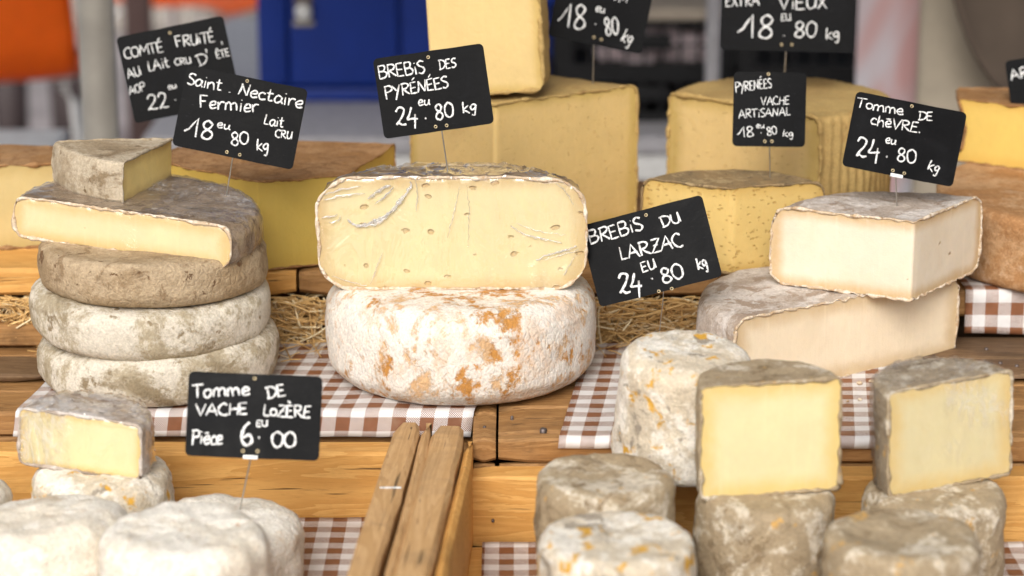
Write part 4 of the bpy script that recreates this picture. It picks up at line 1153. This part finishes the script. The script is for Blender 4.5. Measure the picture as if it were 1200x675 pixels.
drape('dark_backing', M['backing'], 'black sheet added behind the plastic crates to darken the gap', .085, .78, 5.05, -.150, .9, .02, 14, 6, thick=.002)  # dark sheet added only to darken what shows behind the crates
bm = bmesh.new(); box(bm, -.10, .115, -.2, .2, 0, .022, .003)
o = mesh_obj('beige_panel', bm, M['beigeb']); o.location = (.300, 4.60, CZ+.1935)
tag(o, 'flat beige board lying on top of the black crates', 'board')
bm = bmesh.new()
lathe(bm, [(.0, 0), (.05, 0), (.05, .006), (.0135, .010), (.0135, .9), (0, .9)], 20)
o = mesh_obj('display_pole', bm, M['greyw']); o.location = (.366, 4.345, CZ)
tag(o, 'thin whitish pole standing in front of the black crates', 'pole')

# ---- hanging sheets and canvas at the right
drape('printed_sheet', M['pinksheet'], 'white sheet with pink patches hanging beside the black crates', .572, .80, 3.95, -.5, 1.0, .012, 9, 1)
drape('canvas_sheet', M['canvas'], 'beige canvas hanging in soft folds beside the pink patched sheet', .645, 1.5, 3.80, -.35, 1.0, .022, 22, 3)
def hem(u, v, p):
    x = .662 + .8*u
    z0 = -.012 + .26*math.exp(-u/.075) + .10*u
    z = z0 + (1.0-z0)*v
    return Vector((x + .03*math.exp(-v*6)*0, p.y - .05*math.exp(-v*9)*math.cos(u*5), z))
drape('brown_cloth', M['taupe'], 'taupe brown cloth with a curved hem hung over the beige canvas', .695, 1.5, 3.70, 0, 1.0, .014, 13, 4, hem, thick=.008)

# ---- poles and far things on the left
bm = bmesh.new()
lathe(bm, [(0, 0), (.06, 0), (.06, .008), (.0255, .012), (.0255, 3.0), (0, 3.0)], 28)
o = mesh_obj('awning_pole', bm, M['galv']); o.location = (-.577, 3.32, -.80)
tag(o, 'thick galvanised steel pole standing behind the stall', 'pole')
bm = bmesh.new()
box(bm, -.035, .035, -.035, .035, 0, 2.6, .005)
o = mesh_obj('wooden_post', bm, M['rust']); o.location = (-1.03, 6.6, -.80)
tag(o, 'dark brown square post some way behind the steel pole', 'post')

def chair(label, loc, rz):
    o = empty('plastic_chair', loc, (0, 0, rz))
    tag(o, label, 'chair', 'orange plastic chairs on the pavement')
    # one bent shell: back sweeping into seat, curved across
    prof = [(.235, .86), (.225, .78), (.215, .66), (.20, .55), (.175, .48), (.12, .445), (0, .435), (-.14, .445), (-.20, .44), (-.215, .425)]
    bm = bmesh.new(); g = []
    for k, (y, z) in enumerate(prof):
        row = []
        for i in range(15):
            u = i/14*2-1
            w = .225*(1-.12*max(0, (z-.6)/.26)) * (1 if k not in (0, len(prof)-1) else .93)
            row.append(bm.verts.new((u*w, y-.035*u*u*(1 if z > .5 else 0)+0, z+(.018*u*u if z < .5 else 0))))
        g.append(row)
    for a, b in zip(g, g[1:]):
        for i in range(14): bm.faces.new((a[i], a[i+1], b[i+1], b[i]))
    bmesh.ops.solidify(bm, geom=bm.faces[:], thickness=.007)
    s = mesh_obj('seat_shell', bm, M['orange'], o)
    for sx in (-1, 1):
        for sy in (-1, 1):
            bm = bmesh.new(); tube(bm, [(sx*.18, sy*.13, .436), (sx*.212, sy*.16, .40), (sx*.24, sy*.215, .003)], .0125, 10); mesh_obj('leg', bm, M['white'], o)
    bm = bmesh.new(); tube(bm, [(-.185, -.16, .405), (.185, -.16, .405)], .009, 8); mesh_obj('cross_bar', bm, M['white'], o)
    return o
chair('bright orange plastic chair with white legs close behind the steel pole', (-1.305, 6.0, -.80), 185)
chair('bright orange plastic chair farther off beside the dark brown post', (-.98, 7.25, -.80), 70)
# white table
t = empty('white_table', (-1.02, 4.13, -.8))
tag(t, 'low white table top behind the buff half wheel', 'table')
bm = bmesh.new(); box(bm, -.5, .19, -.3, .3, .60, .63, .006); mesh_obj('table_top', bm, M['white'], t)
for x in (-.42, .13):
    for y in (-.24, .24):
        bm = bmesh.new(); tube(bm, [(x, y, 0), (x, y, .60)], .018, 10); mesh_obj('leg', bm, M['galv'], t)
# boots and bag
def boot(bm, x, y):
    prof = [(.055, 0), (.058, .02), (.05, .05), (.05, .32), (0, .32)]
    box(bm, x-.05, x+.05, y-.19, y+.07, 0, .085, .03, seg=3)
    lathe(bm, [(0, .05), (.052, .05), (.05, .12), (.056, .34), (0, .345)], 16, Matrix.Translation((x, y, 0)))
for lab, x, y, rz in (('dark leather boot standing under the orange chair, beside its pair', -1.46, 6.9, 20), ('second dark leather boot of the pair under the orange chair', -1.30, 6.95, 5)):
    bm = bmesh.new(); boot(bm, 0, 0)
    o = mesh_obj('boot', bm, M['darkp']); o.location = (x, y, -.80); o.rotation_euler = (0, 0, R(rz))
    tag(o, lab, 'boot', 'dark boots beneath the chair')
bm = bmesh.new()
box(bm, -.16, .16, -.1, .1, 0, .16, .05, seg=4)
for v in bm.verts: v.co += v.normal*.012*noise.noise(v.co*9) if v.normal.length else Vector()
o = mesh_obj('canvas_bag', bm, M['denim']); o.location = (-1.06, 5.75, -.80)
tag(o, 'slumped grey blue bag on the pavement by the chair legs', 'bag')
# planter with dry shrub
t = empty('potted_shrub', (-.94, 8.6, -.8))
tag(t, 'dry yellow green shrub in a stone pot beside the blue cabinet', 'plant')
bm = bmesh.new(); lathe(bm, [(0, 0), (.11, 0), (.15, .22), (.165, .24), (.14, .24), (0, .22)], 24); mesh_obj('pot', bm, M['terra'], t)
bm = bmesh.new()
rl = random.Random(8)
for i in range(1100):
    p = Vector((rl.gauss(0, .11), rl.gauss(0, .10), .25+abs(rl.gauss(.18, .16))))
    m = Matrix.Translation(p) @ Matrix.Rotation(rl.uniform(0, 6.3), 4, 'Z') @ Matrix.Rotation(rl.uniform(-1, 1), 4, 'X')
    q = [bm.verts.new(m @ Vector(c)) for c in ((-.012, 0, 0), (0, -.03, .004), (.012, 0, 0), (0, .03, .004))]
    bm.faces.new(q)
mesh_obj('foliage', bm, M['leafg'], t, smooth=False)
bm = bmesh.new()
for i in range(9): tube(bm, [(0, 0, .22), (rl.gauss(0, .05), rl.gauss(0, .05), .4), (rl.gauss(0, .13), rl.gauss(0, .12), .6)], .005, 6)
mesh_obj('stem', bm, M['rust'], t)
# low stone kerb far behind
bm = bmesh.new(); box(bm, -3.2, 3.2, 9.3, 9.6, -.80, -.55, .02)
tag(mesh_obj('low_wall', bm, M['terra']), 'low pale stone wall along the far side of the pavement', 'wall')

# ---- unseen awning added over the stall, its reach set to shade the rear
t = empty('unseen_awning', (0, 2.2, -.8))
tag(t, 'unseen market awning on steel poles, sized for the shade it casts', 'awning')
bm = bmesh.new()
bmesh.ops.create_grid(bm, x_segments=40, y_segments=40, size=1)
for v in bm.verts: v.co = Vector((v.co.x*2.0, v.co.y*AWN_D + AWN_Y, 2.25 + .10*v.co.y - .03*math.sin(v.co.x*6)**2))
a = mesh_obj('awning_cloth', bm, M['canvas'], t)
a.modifiers.new('thickness', 'SOLIDIFY').thickness = .002
for x in (-1.9, 1.9):
    for y in (AWN_Y-AWN_D+.05, AWN_Y+AWN_D-.05):
        bm = bmesh.new(); lathe(bm, [(0, 0), (.02, 0), (.02, 2.25), (0, 2.25)], 14, Matrix.Translation((x, y, 0))); mesh_obj('support_pole', bm, M['galv'], t)
